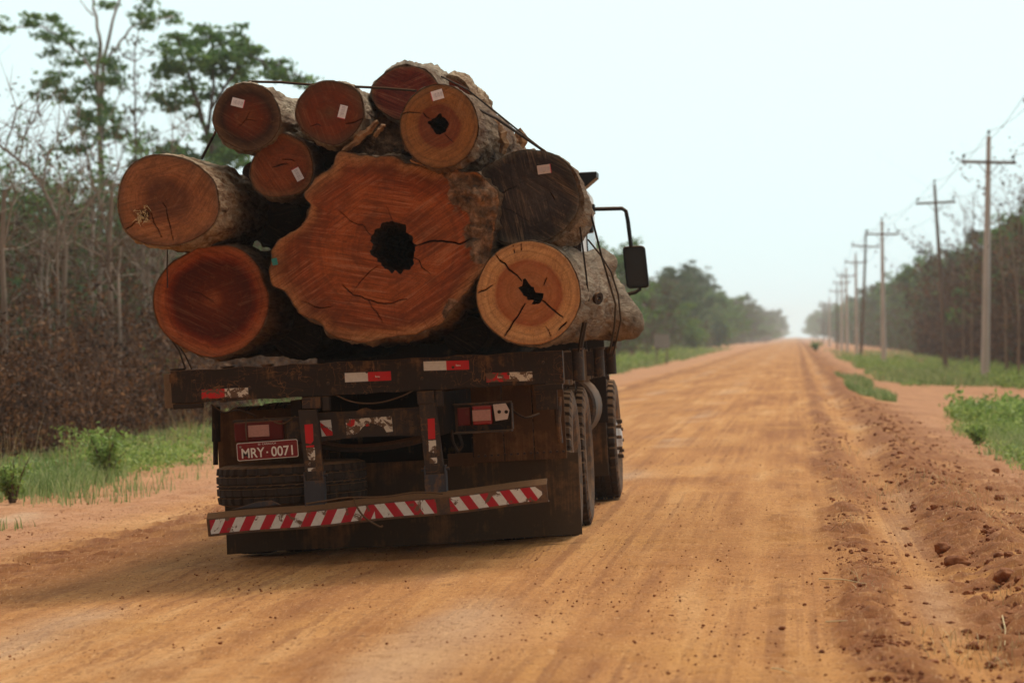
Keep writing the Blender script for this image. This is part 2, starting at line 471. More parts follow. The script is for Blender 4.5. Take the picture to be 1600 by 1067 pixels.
MAT['grass'] = leaf_material('grass_blades', [(0.25, (0.11, 0.18, 0.05)), (0.5, (0.22, 0.31, 0.10)), (0.75, (0.46, 0.48, 0.24))], 0.45, 1.5)
MAT['weed'] = leaf_material('weed_leaf', [(0.25, (0.10, 0.17, 0.035)), (0.5, (0.24, 0.36, 0.08)), (0.75, (0.46, 0.55, 0.18))], 0.4, 3)
MAT['twig'] = simple_noise('dry_twig', [(0.35, (0.07, 0.042, 0.028)), (0.65, (0.22, 0.15, 0.105))], 0.7, bump=0)
MAT['twig_pale'] = simple_noise('pale_twig', [(0.35, (0.22, 0.17, 0.13)), (0.65, (0.40, 0.33, 0.26))], 0.7, bump=0)

# ------------------------------------------------------------------ ground
TILT = R(3.05)
def road_z(X, Y):
    """road crown, camber falling to the left, verges a little below the road"""
    X = np.asarray(X, float); Y = np.asarray(Y, float)
    t = math.tan(TILT)
    z = np.where(X < -1.45, (X + 1.45) * t, 0.0)
    z = np.where(X < -5.4, -3.95 * t - 0.02 * np.clip(-5.4 - X, 0, 5), z)
    z = np.where(X > 0.9, -0.34 * (1 - np.exp(-(np.clip(X - 0.9, 0, None) / 2.2) ** 1.3)), z)
    z = z - 0.05 * np.exp(-((X + 5.35) / 0.35) ** 2)
    z = z + 0.11 * np.exp(-((X - 1.25 - 0.1 * np.sin(Y * 0.13)) / 0.22) ** 2)
    z = z + 0.030 * np.exp(-((X - 0.38 - 0.05 * np.sin(Y * 0.21)) / 0.12) ** 2)
    z = z - 0.03 * np.exp(-((X - 0.80) / 0.16) ** 2)
    far = np.clip((Y - 260) / 400, 0, 1)
    z = z + 0.35 * np.sin(np.clip((Y - 200) / 260, 0, math.pi)) * 0.6
    z = z + 1.1 * (np.clip((Y - 900) / 1500, 0, 1)) ** 1.3
    return z

def grid_lines(segs):
    out = []
    for a, b, st in segs: out += list(np.arange(a, b - 1e-6, st))
    return out
xs = [-2500, -1500, -900, -500, -300, -180, -120, -80, -60, -45] + grid_lines([(-36, -16, 1.0), (-16, -9, 0.25), (-9, -6, 0.08), (-6, -5, 0.05), (-5, -0.5, 0.07), (-0.5, 2.4, 0.035), (2.4, 5, 0.08), (5, 12, 0.4), (12, 36, 1.5)]) + [36, 45, 60, 80, 120, 180, 300, 500, 900, 1500, 2500]
ys = [-500, -200, -80, -30, -5, 5, 9, 11] + grid_lines([(12, 26, 0.05), (26, 34, 0.09)])
y = 34.0; st = 0.12
while y < 3000: ys.append(y); y += st; st *= 1.022 if y < 300 else 1.06
xs, ys = np.array(xs), np.array(ys)
GX, GY = np.meshgrid(xs, ys)
gx, gy = GX.ravel(), GY.ravel()
gz = road_z(gx, gy)
P2 = np.stack([gx, gy, np.zeros_like(gx)], 1)
n1 = fbm(P2 * [1.1, 0.35, 1], 3, 3); n2 = fbm(P2 * 3.1, 4, 9); n3 = fbm(P2 * 11.0, 3, 21)
nw = fbm(P2 * [0.9, 0.25, 1], 2, 33) * 0.10
def band(c, w): return np.exp(-((gx + nw - c) / w) ** 2)
rut = band(0.38, 0.16) * 1.0 + band(1.22, 0.28) * 1.2 + band(1.8, 0.55) * 0.6 + band(-5.35, 0.16) * 1.0 + band(-4.9, 0.35) * 0.35 + band(-0.05, 0.10) * 0.25
rut += 0.12 * band(-0.7, 0.45) + 0.12 * band(-2.7, 0.5) + np.where(gx > 2.2, 0.18, 0)
rut = np.clip(1.5 * rut * (0.72 + 0.75 * n2) + np.clip(n1 - 0.45, 0, 1) * 0.5, 0, 1)
verge = np.clip((gx - 1.5) / 0.8, 0, 1) + np.clip((-5.5 - gx) / 0.5, 0, 1)
pale = np.clip(np.exp(-(((gx + 6.9) / 0.35) ** 2 + ((gy - 29.3) / 1.0) ** 2)), 0, 1) * (0.5 + n2)
pale += 0.5 * band(-3.7, 0.25) * np.clip(n1 * 1.5, 0, 1) + 0.45 * band(-1.7, 0.30) * np.clip(fbm(P2 * [1.3, 0.4, 1], 2, 77) * 1.6, 0, 1)
pale += 0.35 * band(0.82, 0.12) * np.clip(0.4 + n1, 0, 1)
near = np.clip((60 - gy) / 30, 0, 1) * np.clip((gy - 5) / 5, 0, 1)
gz = gz + near * (0.010 * n1 + 0.010 * n2 + rut * (0.006 * n2 + 0.036 * n3) + 0.004 * n3 + verge * 0.02 * n2)
gz = gz + np.clip((np.abs(gx) - 8) / 20, 0, 1) * 0.25 * fbm(P2 * 0.12, 3, 55)
nx, ny = len(xs), len(ys)
ii = np.arange(nx * ny).reshape(ny, nx)
GF = np.stack([ii[:-1, :-1].ravel(), ii[:-1, 1:].ravel(), ii[1:, 1:].ravel(), ii[1:, :-1].ravel()], 1)
ground = obj_np('ground', np.stack([gx, gy, gz], 1), GF, MAT['soil'], attrs={'rut': rut, 'verge': np.clip(verge, 0, 1), 'pale': np.clip(pale, 0, 1)})
tag(ground, kind='structure', label='orange clay road with wheel ruts and bare clay verges')

def gz_at(x, y): return road_z(x, y)

rng = np.random.default_rng(11)
# ---- loose clods, one litter of crumbs nobody could count
def ico_np(sub=1):
    t = (1 + 5 ** 0.5) / 2
    v = np.array([[-1, t, 0], [1, t, 0], [-1, -t, 0], [1, -t, 0], [0, -1, t], [0, 1, t], [0, -1, -t], [0, 1, -t], [t, 0, -1], [t, 0, 1], [-t, 0, -1], [-t, 0, 1]], float)
    f = [(0, 11, 5), (0, 5, 1), (0, 1, 7), (0, 7, 10), (0, 10, 11), (1, 5, 9), (5, 11, 4), (11, 10, 2), (10, 7, 6), (7, 1, 8), (3, 9, 4), (3, 4, 2), (3, 2, 6), (3, 6, 8), (3, 8, 9), (4, 9, 5), (2, 4, 11), (6, 2, 10), (8, 6, 7), (9, 8, 1)]
    v = list(v / np.linalg.norm(v[0]))
    for _ in range(sub):
        nf, c = [], {}
        def mid(a, b):
            k = (min(a, b), max(a, b))
            if k not in c:
                m = v[a] + v[b]; v.append(m / np.linalg.norm(m)); c[k] = len(v) - 1
            return c[k]
        for a, b, d in f:
            x, y_, z = mid(a, b), mid(b, d), mid(d, a)
            nf += [(a, x, z), (b, y_, x), (d, z, y_), (x, y_, z)]
        f = nf
    return np.array(v), np.array(f)

def scatter_lumps(name, pts, sizes, mat, squash=0.7):
    bv, bf = ico_np(1)
    n = len(pts); m = len(bv)
    rnd = rng.uniform(0.65, 1.25, (n, m, 1))
    ax = rng.uniform(0.6, 1.3, (n, 1, 3)); ax[:, :, 2] *= squash
    V = bv[None] * rnd * ax * sizes[:, None, None] + pts[:, None, :]
    F = bf[None] + (np.arange(n) * m)[:, None, None]
    return obj_np(name, V.reshape(-1, 3), F.reshape(-1, 3), mat, smooth=False)

def clod_cloud(n, cx, w, y0, y1, s0, s1):
    yy = 1 / rng.uniform(1 / y1, 1 / y0, n)
    xx = cx + rng.normal(0, w, n)
    ss = s0 * (s1 / s0) ** (rng.uniform(0, 1, n) ** 6)
    return np.stack([xx, yy, gz_at(xx, yy) + ss * 0.12], 1), ss
parts = [clod_cloud(15000, 1.35, 0.32, 12.5, 75, 0.0015, 0.034), clod_cloud(6500, 0.40, 0.12, 12.5, 60, 0.002, 0.018), clod_cloud(3600, 1.9, 0.5, 16, 70, 0.004, 0.032),
         clod_cloud(2000, -5.3, 0.18, 20, 55, 0.004, 0.02), clod_cloud(22000, -1.6, 1.8, 12.5, 50, 0.0012, 0.0085), clod_cloud(2500, -4.0, 1.0, 14, 40, 0.0015, 0.009), clod_cloud(3000, 0.85, 0.35, 12.5, 45, 0.0012, 0.010), clod_cloud(1500, -6.4, 0.6, 24, 50, 0.003, 0.013)]
cp = np.concatenate([p[0] for p in parts]); cs = np.concatenate([p[1] for p in parts])
tag(scatter_lumps('dirt_crumbs', cp, cs, MAT['clod']), 'red clay crumbs littering the ruts and windrow of the road', kind='stuff')

# ---- larger clods that can be pointed at
def clod(px, py, size, label, sq=0.75):
    # ground distance for that pixel
    Y = 16.0
    for _ in range(12):
        X = (px - VX) * Y / FPX
        Y = (CAM_H - float(gz_at(X, Y))) * FPX / (py - VY)
    bv, bf = ico_np(3)
    s = int(px * 7 + py)
    d = 1 + 0.22 * fbm(bv * 1.4 + s, 3, s) + 0.07 * fbm(bv * 6 + s, 3, s + 5)
    V = bv * d[:, None] * np.array([1.15, 0.9, sq]) * size
    o = obj_np('clay_clod', V, bf, MAT['clod'], loc=(X, Y, float(gz_at(X, Y)) + size * sq * 0.62), rot=(0, 0, s % 6))
    tag(o, label, 'clod', 'big clay clods on the right edge of the road')
clod(1474, 864, 0.055, 'round red clay clod resting against the longer clod on the windrow')
clod(1496, 886, 0.070, 'longest red clay clod lying on the windrow beside a round one', 0.6)
clod(1568, 908, 0.060, 'red clay clod at the right edge of the photo, past the pair of clods')
clod(1562, 782, 0.045, 'dark clay clod on the pale verge, furthest from the road of three')
clod(1556, 738, 0.042, 'small upright clay clod on the verge below the roadside grass')
clod(1546, 766, 0.036, 'small clay clod on pale verge, middle one of three')
clod(1270, 829, 0.018, 'flat dark clod alone on the smooth road right of the wheel tracks', 0.4)
clod(1222, 983, 0.014, 'small dark pebble lying on the bare road near the bottom of the photo')
clod(1325, 1003, 0.018, 'low brown clod beside the dark rut near the bottom of the photo', 0.45)

def ground_hit(px, py):
    Y = 30.0
    for _ in range(25):
        X = (px - VX) * Y / FPX
        Y = 0.5 * Y + 0.5 * (CAM_H - float(gz_at(X, Y))) * FPX / max(py - VY, 2)
    return X, Y, float(gz_at(X, Y))

def straw(pts, label):
    mb = MB(); P = []
    for i, (px, py) in enumerate(pts):
        X, Y, Z = ground_hit(px, py); P.append((X, Y, Z + 0.012 + 0.008 * (i % 2)))
    mb.tube(P, [0.0035] + [0.003] * (len(P) - 2) + [0.0015], 5)
    tag(mb.build('straw_stalk', MAT['straw'], smooth=True), label, 'straw', 'dry straw stalks lying on the road')
straw([(1280, 907), (1320, 911), (1362, 917)], 'longest pale straw stalk lying across the rut on the road')
straw([(1206, 1048), (1222, 1053), (1238, 1057)], 'short thick straw lying at the very bottom of the photo')
straw([(1566, 965), (1571, 990), (1570, 1012)], 'pale stalk standing on end in the brown windrow, lower right')
straw([(1474, 815), (1480, 803)], 'bent dry stalk behind the two large clods on the windrow')
straw([(1290, 975), (1322, 976), (1345, 974)], 'faint thin straw pointing at the dark rut, below the longest stalk')

# ------------------------------------------------------------------ grass
def blades(name, pts, h, w, mat, lean=0.45, seg=3, label=None):
    n = len(pts)
    az = rng.uniform(0, 2 * np.pi, n); la = rng.uniform(0, 2 * np.pi, n)
    hh = h * rng.uniform(0.45, 1.15, n) * (0.95 + 0.55 * fbm(pts * [1.1, 0.6, 0], 3, 71)); ln = lean * rng.uniform(0.1, 1.2, n)
    side = np.stack([np.cos(az), np.sin(az), np.zeros(n)], 1)
    ld = np.stack([np.cos(la), np.sin(la), np.zeros(n)], 1)
    V = np.zeros((n, 2 * seg + 1, 3))
    for k in range(seg + 1):
        t = k / seg
        c = pts + ld * (ln * hh * t ** 1.8)[:, None]
        c[:, 2] += hh * (t - 0.25 * ln * t * t)
        if k < seg:
            ww = w * (1 - 0.65 * t)
            V[:, 2 * k] = c - side * (ww / 2)[:, None] if isinstance(ww, np.ndarray) else c - side * ww / 2
            V[:, 2 * k + 1] = c + side * (ww / 2)[:, None] if isinstance(ww, np.ndarray) else c + side * ww / 2
        else: V[:, 2 * seg] = c
    m = 2 * seg + 1; base = (np.arange(n) * m)[:, None]
    Fq = np.concatenate([base + np.array([[2 * k, 2 * k + 1, 2 * k + 3, 2 * k + 2]]) for k in range(seg - 1)])
    Ft = base + np.array([[2 * seg - 2, 2 * seg - 1, 2 * seg]])
    o = obj_np(name, V.reshape(-1, 3), [Fq, Ft], mat)
    return tag(o, label, kind='stuff')

def field(n, x0, x1, y0, y1, thr=0.0, sc=0.5, seed=5, edge=None, inv=True):
    yy = 1 / rng.uniform(1 / y1, 1 / y0, n * 3) if inv else rng.uniform(y0, y1, n * 3)
    xx = rng.uniform(x0, x1, n * 3)
    p = np.stack([xx, yy, np.zeros_like(xx)], 1)
    k = fbm(p * [sc, sc * 0.45, 1], 3, seed)
    keep = k > thr
    if edge is not None: keep &= edge(xx, yy, k)
    xx, yy = xx[keep][:n], yy[keep][:n]
    return np.stack([xx, yy, gz_at(xx, yy)], 1)

g1 = field(34000, -11.5, -7.0, 29, 62, -0.9, 0.6, 5, edge=lambda x, y, k: x < -7.55 - 0.7 * k - 0.4 * np.abs(rng.normal(0, 1, len(x))))
blades('roadside_grass', g1, 0.25, 0.016, MAT['grass'], 0.6, label='thick green grass along the left verge below the dry scrub')
g1b = field(900, -7.9, -6.3, 25, 48, 0.25, 1.3, 15)
blades('sparse_grass', g1b, 0.19, 0.010, MAT['grass'], 0.35, label='sparse grass tufts growing on the bare clay left of the road')
g2 = field(26000, -13, -7.6, 60, 420, -0.5, 0.2, 6, edge=lambda x, y, k: x < -7.9 - 0.8 * k)
blades('distant_left_grass', g2, 0.42, 0.055, MAT['grass'], 0.6, label='strip of green grass between the left forest and the road, receding')
def e3(x, y, k): return (x > 2.35 + 0.5 * k + 0.45 * np.abs(rng.normal(0, 1, len(x)))) & (y < 56)
g3 = field(24000, 2.0, 9.5, 36, 56, -0.10, 0.5, 8, edge=e3)
blades('verge_grass', g3, 0.17, 0.016, MAT['grass'], 0.6, label='green grass patch on the right verge nearest the camera')
g4 = field(42000, 2.8, 12.0, 56, 380, -0.10, 0.22, 9, edge=lambda x, y, k: (x > 3.6 - 1.4 * k))
blades('distant_right_grass', g4, 0.30, 0.042, MAT['grass'], 0.6, label='green grass and weeds around the power poles on the right verge')
g5 = field(3500, 1.3, 2.3, 62, 120, 0.12, 0.3, 31)
blades('windrow_grass', g5, 0.24, 0.03, MAT['grass'], 0.6, label='clumps of grass along the windrow at the right road edge')

# ------------------------------------------------------------------ trees and shrubs
def leaf_quads(centers, size, flat=0.35):
    n = len(centers)
    d = rng.normal(0, 1, (n, 3)); d /= np.linalg.norm(d, axis=1)[:, None]
    u = np.cross(d, rng.normal(0, 1, (n, 3))); u /= np.linalg.norm(u, axis=1)[:, None] + 1e-9
    nrm = d * [1, 1, flat]; v = np.cross(u, d)
    s = size * rng.uniform(0.6, 1.35, (n, 1))
    a, b = u * s, v * s * 0.5
    V = np.stack([centers - a, centers + b * 1.0, centers + a, centers - b], 1)
    F = np.arange(n * 4).reshape(n, 4)
    return V.reshape(-1, 3), F

WEEDS = 1

def weed_patch(name, pts, h, ls, per, mat, label):
    n = len(pts); hh = h * rng.uniform(.4, 1.2, n) * (0.9 + 0.7 * fbm(pts * [1.3, .7, 0], 3, 91)); hh = np.clip(hh, .03, None)
    t = rng.uniform(.15, 1, (n, per))
    C = pts[:, None, :] + np.stack([rng.normal(0, .10, (n, per)), rng.normal(0, .10, (n, per)), t * hh[:, None]], 2)
    V, F = leaf_quads(C.reshape(-1, 3), ls)
    return tag(obj_np(name, V, F, MAT[mat], smooth=False), label, kind='stuff')

w1 = field(800, -11, -7.4, 30, 60, 0.12, 0.7, 41); weed_patch('left_weeds', w1, .34, .026, 26, 'weed', 'broad-leaved weeds mixed into the left verge grass')
w2 = field(900, 2.6, 9.5, 38, 58, 0.18, 0.5, 42); weed_patch('right_weeds', w2, .20, .022, 24, 'weed', 'broad-leaved weeds mixed into the near right verge grass')
w3 = field(3600, 3.0, 11.5, 58, 260, 0.02, 0.22, 43); weed_patch('far_right_weeds', w3, .42, .050, 22, 'weed', 'clumps of weeds around the feet of the power poles')
w4 = field(1500, -12, -8.2, 70, 350, 0.0, 0.2, 44); weed_patch('far_left_weeds', w4, .6, .08, 22, 'weed', 'weedy growth along the far left forest edge')
w5 = field(700, -9.6, -7.9, 30, 60, 0.0, 1.2, 45); blades('dry_grass_stalks', w5, .62, .007, MAT['straw'], .3, label='dry straw stalks standing in the left grass')
w6 = field(1500, 0.3, 2.6, 13, 45, 0.05, 1.2, 46); blades('windrow_straw', w6, .10, .005, MAT['straw'], .9, label='bits of dry grass caught in the right windrow')
def curved(p0, p1, k=5, amp=0.08, rs=None):
    rs = rs or random
    p0, p1 = np.asarray(p0, float), np.asarray(p1, float)
    L = np.linalg.norm(p1 - p0)
    pts = [p0 + (p1 - p0) * t for t in np.linspace(0, 1, k)]
    for i in range(1, k - 1):
        pts[i] = pts[i] + np.array([rs.uniform(-1, 1) for _ in range(3)]) * amp * L * 0.6
    return pts

def make_tree(name, seed, H, r0, crown0, spread, nlimb=14, leaves=4200, lsize=0.16, leafmat='leaf_green', barkmat='trunk',
              clump=0.55, top_round=0.6, fork=0, name_parts=('trunk', 'crown')):
    rs = random.Random(seed); mb = MB()
    lean = (rs.uniform(-.05, .05) * H, rs.uniform(-.05, .05) * H)
    tp = [np.array([lean[0] * t * t + rs.uniform(-.012, .012) * H * (0 < t < 1), lean[1] * t * t + rs.uniform(-.012, .012) * H * (0 < t < 1), H * 0.93 * t]) for t in np.linspace(0, 1, 9)]
    mb.tube(tp, [r0 * (1 - 0.82 * t) * (1.25 if t == 0 else 1) for t in np.linspace(0, 1, 9)], 7)
    tips = []
    def trunk_at(t):
        f = t * 8; i = min(int(f), 7); return tp[i] * (1 - (f - i)) + tp[i + 1] * (f - i)
    for i in range(nlimb):
        t = crown0 + (1 - crown0) * (i + rs.random()) / nlimb
        t = min(t, 0.98); b = trunk_at(t); a = i * 2.4 + rs.uniform(-.5, .5)
        rel = (t - crown0) / (1 - crown0)
        L = spread * (0.45 + 0.75 * math.sin(math.pi * (0.18 + 0.72 * rel) ** top_round)) * rs.uniform(.65, 1.15)
        up = 0.25 + 0.8 * rel
        e = b + np.array([math.cos(a) * L, math.sin(a) * L, L * up * rs.uniform(.6, 1.2)])
        lp = curved(b, e, 5, .12, rs); r1 = r0 * 0.36 * (1 - 0.5 * rel)
        mb.tube(lp, [r1 * (1 - .75 * k / 4) for k in range(5)], 5, cap=False)
        tips.append((e, 1.0))
        for j in range(rs.randint(3, 5)):
            k = rs.randint(1, 4); s = lp[k]; L2 = L * rs.uniform(.28, .55); a2 = a + rs.uniform(-1.3, 1.3)
            e2 = s + np.array([math.cos(a2) * L2, math.sin(a2) * L2, L2 * rs.uniform(-.15, .9)])
            mb.tube(curved(s, e2, 4, .14, rs), [r1 * .4, r1 * .3, r1 * .2, r1 * .08], 4, cap=False)
            tips.append((e2, .8))
    root = empty(name)
    mb.build(name_parts[0], MAT[barkmat], root, smooth=True)
    if leaves:
        C = []
        per = max(4, leaves // len(tips))
        g = np.random.default_rng(seed)
        for p, s in tips:
            m = int(per * g.uniform(.25, 1.9))
            q = g.normal(0, 1, (m, 3)); q /= np.linalg.norm(q, axis=1)[:, None]
            rad = clump * spread * s * g.uniform(.5, 1.15) * g.uniform(0.15, 1, (m, 1)) ** .5
            C.append(p + q * rad * [1, 1, .55])
        V, F = leaf_quads(np.concatenate(C), lsize)
        obj_np(name_parts[1], V, F, MAT[leafmat], root, smooth=False)
    return root

def place(root, x, y, sc=1.0, rz=None, z=None, rnd=random):
    root.location = (x, y, float(gz_at(x, y)) - 0.05 if z is None else z)
    root.rotation_euler = (0, 0, rnd.uniform(0, 6.28) if rz is None else rz)
    root.scale = (sc, sc, sc)

random.seed(4)
protos = [
    (make_tree('forest_tree', 1, 9.0, .16, .28, 2.6, 16, 5200, .17, 'leaf_green', 'trunk', .42), 'round green roadside tree'),
    (make_tree('forest_tree', 2, 11.0, .18, .42, 2.8, 14, 4600, .18, 'leaf_dark', 'trunk', .40), 'tall dark green tree'),
    (make_tree('forest_tree', 3, 7.0, .12, .15, 2.4, 16, 5200, .15, 'leaf_mixed', 'trunk_dark', .45), 'bushy half-dry brownish tree'),
    (make_tree('forest_tree', 4, 14.0, .22, .62, 3.0, 12, 3800, .2, 'leaf_dark', 'trunk', .42), 'emergent tree with high rounded crown'),
    (make_tree('forest_tree', 5, 8.5, .11, .3, 2.0, 14, 900, .13, 'leaf_dry', 'trunk', .4), 'nearly bare pale tree'),
    (make_tree('forest_tree', 6, 6.0, .11, .1, 2.5, 18, 6000, .14, 'leaf_light', 'trunk_dark', .45), 'low bright green bushy tree'),
]
used = [False] * len(protos)
def plant(k, x, y, sc, label, group):
    r, _ = protos[k]
    if used[k]: r = copy_tree(r)
    used[k] = True
    place(r, x, y, sc)
    tag(r, label, 'tree', group)
    return r
ORD = ['nearest', 'second nearest', 'third nearest', 'fourth nearest', 'fifth nearest', 'sixth nearest', 'seventh nearest', 'eighth nearest', 'ninth nearest', 'tenth nearest', 'eleventh nearest', 'twelfth nearest', 'thirteenth nearest', 'fourteenth nearest', 'fifteenth nearest', 'sixteenth nearest', 'seventeenth nearest', 'eighteenth nearest', 'nineteenth nearest', 'twentieth nearest'] + [q + ' nearest' for q in ('twenty-first', 'twenty-second', 'twenty-third', 'twenty-fourth', 'twenty-fifth', 'twenty-sixth', 'twenty-seventh', 'twenty-eighth')]
bands = [(0, 'closest to the camera'), (230, 'in the middle distance'), (420, 'far down the road'), (700, 'hazy at the far end of the road')]
def bandword(y): return [w for a, w in bands if y >= a][-1]
# left row: starts beyond the tall trees, ends at the vanishing point
def row(side, specs, group):
    cnt = {}
    for k, x, y, sc in sorted(specs, key=lambda q: q[2]):
        rw = 'front' if abs(x) < (16.6 if side == 'right' else 16.2) else 'back'
        i = cnt[(k, rw)] = cnt.get((k, rw), -1) + 1
        plant(k, x, y, sc, f'{ORD[i]} {protos[k][1]}, {rw} row, {side} forest edge', group)
rs = random.Random(77)
L = []
# front of the left forest edge from 150 m onward
y = 118.0
while y < 2700:
    for d in range(2):
        x = -(13.5 - 4.5 * min(1, max(0, y - 500) / 1500) + rs.uniform(-1.2, 2.2) + d * 5.5)
        k = rs.choice([0, 2, 2, 0, 5, 1] if d == 0 else [1, 0, 1, 4, 2])
        h = (0.70 if d == 0 else 0.80) * rs.uniform(.72, 1.2)
        if y > 420: h *= 1.15 + .5 * min(1, (y - 420) / 1500)
        if k in (2, 5): h *= 1.2
        L.append((k, x, y + rs.uniform(-3, 3), h))
    y *= 1.062 if y < 1250 else 1.085
L += [(3, -20.5, 700, 1.0), (3, -19, 640, 0.85), (3, -21.5, 480, 0.55), (3, -20, 268, 0.62)]
row('left', L, 'forest trees along the left side of the road')
Rr = []
y = 128.0
while y < 2700:
    for d in range(2):
        x = 14.6 - 5 * min(1, max(0, y - 500) / 1500) + rs.uniform(-.8, 1.8) + d * 5
        k = rs.choice([2, 2, 0, 5, 0, 4] if d == 0 else [1, 0, 2, 4, 0])
        h = (0.98 if d == 0 else 1.15) * rs.uniform(.75, 1.15)
        if k in (2, 5): h *= 1.22
        if y > 600: h *= 1 + .45 * min(1, (y - 600) / 1500)
        Rr.append((k, x, y + rs.uniform(-3, 3), h))
    y *= 1.062 if y < 1250 else 1.085
row('right', Rr, 'forest trees along the right side of the road')
# the band of forest far behind the scrub at the left edge of the photo
TH = ['first', 'second', 'third', 'fourth', 'fifth', 'sixth', 'seventh', 'eighth', 'ninth', 'tenth', 'eleventh', 'twelfth', 'thirteenth', 'fourteenth', 'fifteenth', 'sixteenth', 'seventeenth']
for i in range(17):
    px = -60 + i * 26 + rs.uniform(-8, 8); Y = rs.uniform(170, 260)
    k = rs.choice([1, 0, 1, 3, 0, 2])
    x = (px - VX) * Y / FPX
    hgt = {1: 11, 0: 9, 3: 14, 2: 7}[k]
    want = (rs.uniform(150, 230) if px < 140 else rs.uniform(120, 190)) * Y / FPX + 1.6
    plant(k, x, Y, want / hgt, f'{protos[k][1]} behind the left scrub, {TH[i]} from the left edge', 'trees of the forest behind the left scrub')

# ---- the distinct trees at upper left, drawn limb by limb
def drawn_tree(name, Y, limbs, clumps, label, leafmat, barkmat, lsize=0.11, seed=1, per=150, rad=0.62, twigs=True, base=None):
    """limbs: (radius0, radius1, [(px,py)...]); clumps: (px,py,size px)"""
    g = np.random.default_rng(seed); mb = MB(); ends = []
    X0, _, _ = at(limbs[0][2][0][0], 500, Y); z0 = float(gz_at(X0, Y)) - .1
    root = empty(name, (X0, Y, z0))
    o0 = np.array([X0, Y, z0]); allp = []
    for li, (ra, rb, pts) in enumerate(limbs):
        P = []
        off = g.uniform(-1, 1) * 1.6
        for i, (px, py) in enumerate(pts):
            t = i / max(1, len(pts) - 1)
            p = at(px, py, Y) - o0
            p[1] += off * t * (li > 0)
            if li == 0 and i == 0: p[2] = 0
            P.append(p)
        # refine
        Q = []
        for i in range(len(P) - 1):
            for t in np.linspace(0, 1, 4)[:-1]:
                q = P[i] * (1 - t) + P[i + 1] * t
                Q.append(q + g.normal(0, .03, 3) * (0 < t))
        Q.append(P[-1]); n = len(Q)
        mb.tube(Q, [ra + (rb - ra) * i / (n - 1) for i in range(n)], 7)
        allp += Q
    A = np.array(allp); C = []
    for (px, py, s) in clumps:
        c = at(px, py, Y) - o0; c[1] += g.uniform(-1.2, 1.2)
        r = s * Y / FPX * rad
        # branchlet from the nearest limb point
        dd = np.linalg.norm((A - c) * [1, .4, 1.0] + np.array([0, 0, 0.3]), axis=1); j = int(np.argmin(dd))
        mb.tube([A[j], (A[j] + c) / 2 + g.normal(0, .08, 3), c], [.028, .02, .008], 4, cap=False)
        sub = max(3, int(s / 5))
        for _ in range(sub):
            sc_ = c + g.normal(0, 1, 3) * r * [.85, .85, .5]
            mb.tube([c, sc_], [.009, .004], 3, cap=False)
            m = int(per * g.uniform(.5, 1.3) / sub * (s / 22) ** 1.2) + 4
            C.append(sc_ + g.normal(0, 1, (m, 3)) * [.24, .24, .09] * max(.7, r))
    mb.build('trunk', MAT[barkmat], root, smooth=True)
    if C:
        V, F = leaf_quads(np.concatenate(C), lsize)
        obj_np('crown', V, F, MAT[leafmat], root, smooth=False)
    return tag(root, label, 'tree', None)

drawn_tree('tall_tree', 118, [
    (.15, .10, [(157, 600), (157, 480), (156, 380), (158, 260), (155, 170)]),
    (.10, .035, [(155, 170), (150, 120), (154, 70), (146, 25), (138, -15)]),
    (.085, .035, [(158, 180), (163, 110), (172, 75), (183, 35), (200, -10)]),
    (.05, .02, [(170, 90), (188, 65), (205, 44), (225, 36), (262, 28)]),
    (.05, .02, [(150, 120), (128, 90), (95, 60), (60, 40), (20, 38), (-8, 40)]),
    (.045, .02, [(146, 250), (132, 215), (128, 175), (100, 150), (80, 130)]),
    (.03, .01, [(146, 25), (130, 8), (115, -12)]),
    (.07, .03, [(148, 420), (147, 280), (134, 215), (131, 165)]),
    (.03, .015, [(160, 210), (178, 170), (192, 125)]),
], [(50, 36, 16), (72, 34, 22), (95, 42, 20), (78, 60, 22), (108, 66, 22), (112, 90, 26), (130, 78, 18), (98, 92, 16), (2, 38, 12), (6, 46, 8),
    (80, 132, 20), (102, 122, 22), (78, 152, 20), (110, 148, 22), (128, 132, 20), (140, 120, 16), (120, 172, 20), (136, 180, 20), (160, 135, 22), (172, 105, 22),
    (186, 100, 14), (182, 125, 18), (150, 155, 24), (168, 170, 20), (130, 208, 18), (152, 205, 24), (170, 215, 22), (140, 232, 18), (120, 235, 16), (178, 195, 18),
    (160, 185, 26), (225, 30, 22), (245, 26, 18), (262, 22, 14), (232, 40, 14), (180, 8, 16), (215, -4, 18), (196, 225, 18), (148, 92, 10)],
    'tall forked tree at far left with open clumps of leaves against the sky', 'leaf_green', 'trunk', .10, 3, 135)
drawn_tree('crowned_tree', 112, [
    (.13, .08, [(372, 560), (366, 400), (350, 290), (325, 215), (312, 170)]),
    (.07, .03, [(312, 170), (300, 130), (290, 100), (285, 70)]),
    (.07, .03, [(325, 215), (330, 150), (332, 100), (325, 60)]),
    (.06, .025, [(330, 170), (365, 120), (395, 90), (420, 105)]),
    (.04, .02, [(395, 90), (440, 105), (480, 125)]),
    (.05, .02, [(312, 170), (285, 160), (262, 150)]),
], [(318, 48, 24), (305, 42, 16), (340, 60, 26), (300, 72, 28), (275, 58, 18), (268, 80, 20), (325, 85, 34), (350, 85, 32), (380, 75, 26), (385, 58, 18), (400, 92, 26), (375, 100, 30),
    (295, 105, 34), (325, 115, 36), (355, 120, 32), (280, 125, 30), (262, 105, 22), (300, 140, 32), (330, 145, 26), (268, 150, 26), (285, 165, 24), (258, 165, 18), (306, 182, 14),
    (410, 112, 24), (432, 105, 24), (455, 115, 20), (475, 122, 18), (490, 130, 12), (440, 122, 18), (310, 95, 30), (340, 100, 34), (360, 230, 40), (345, 240, 34), (380, 240, 36), (335, 225, 20), (372, 262, 34)],
    'leafy tree with a broad green crown rising behind the upper left logs', 'leaf_green', 'trunk_dark', .11, 5, 105, .5)
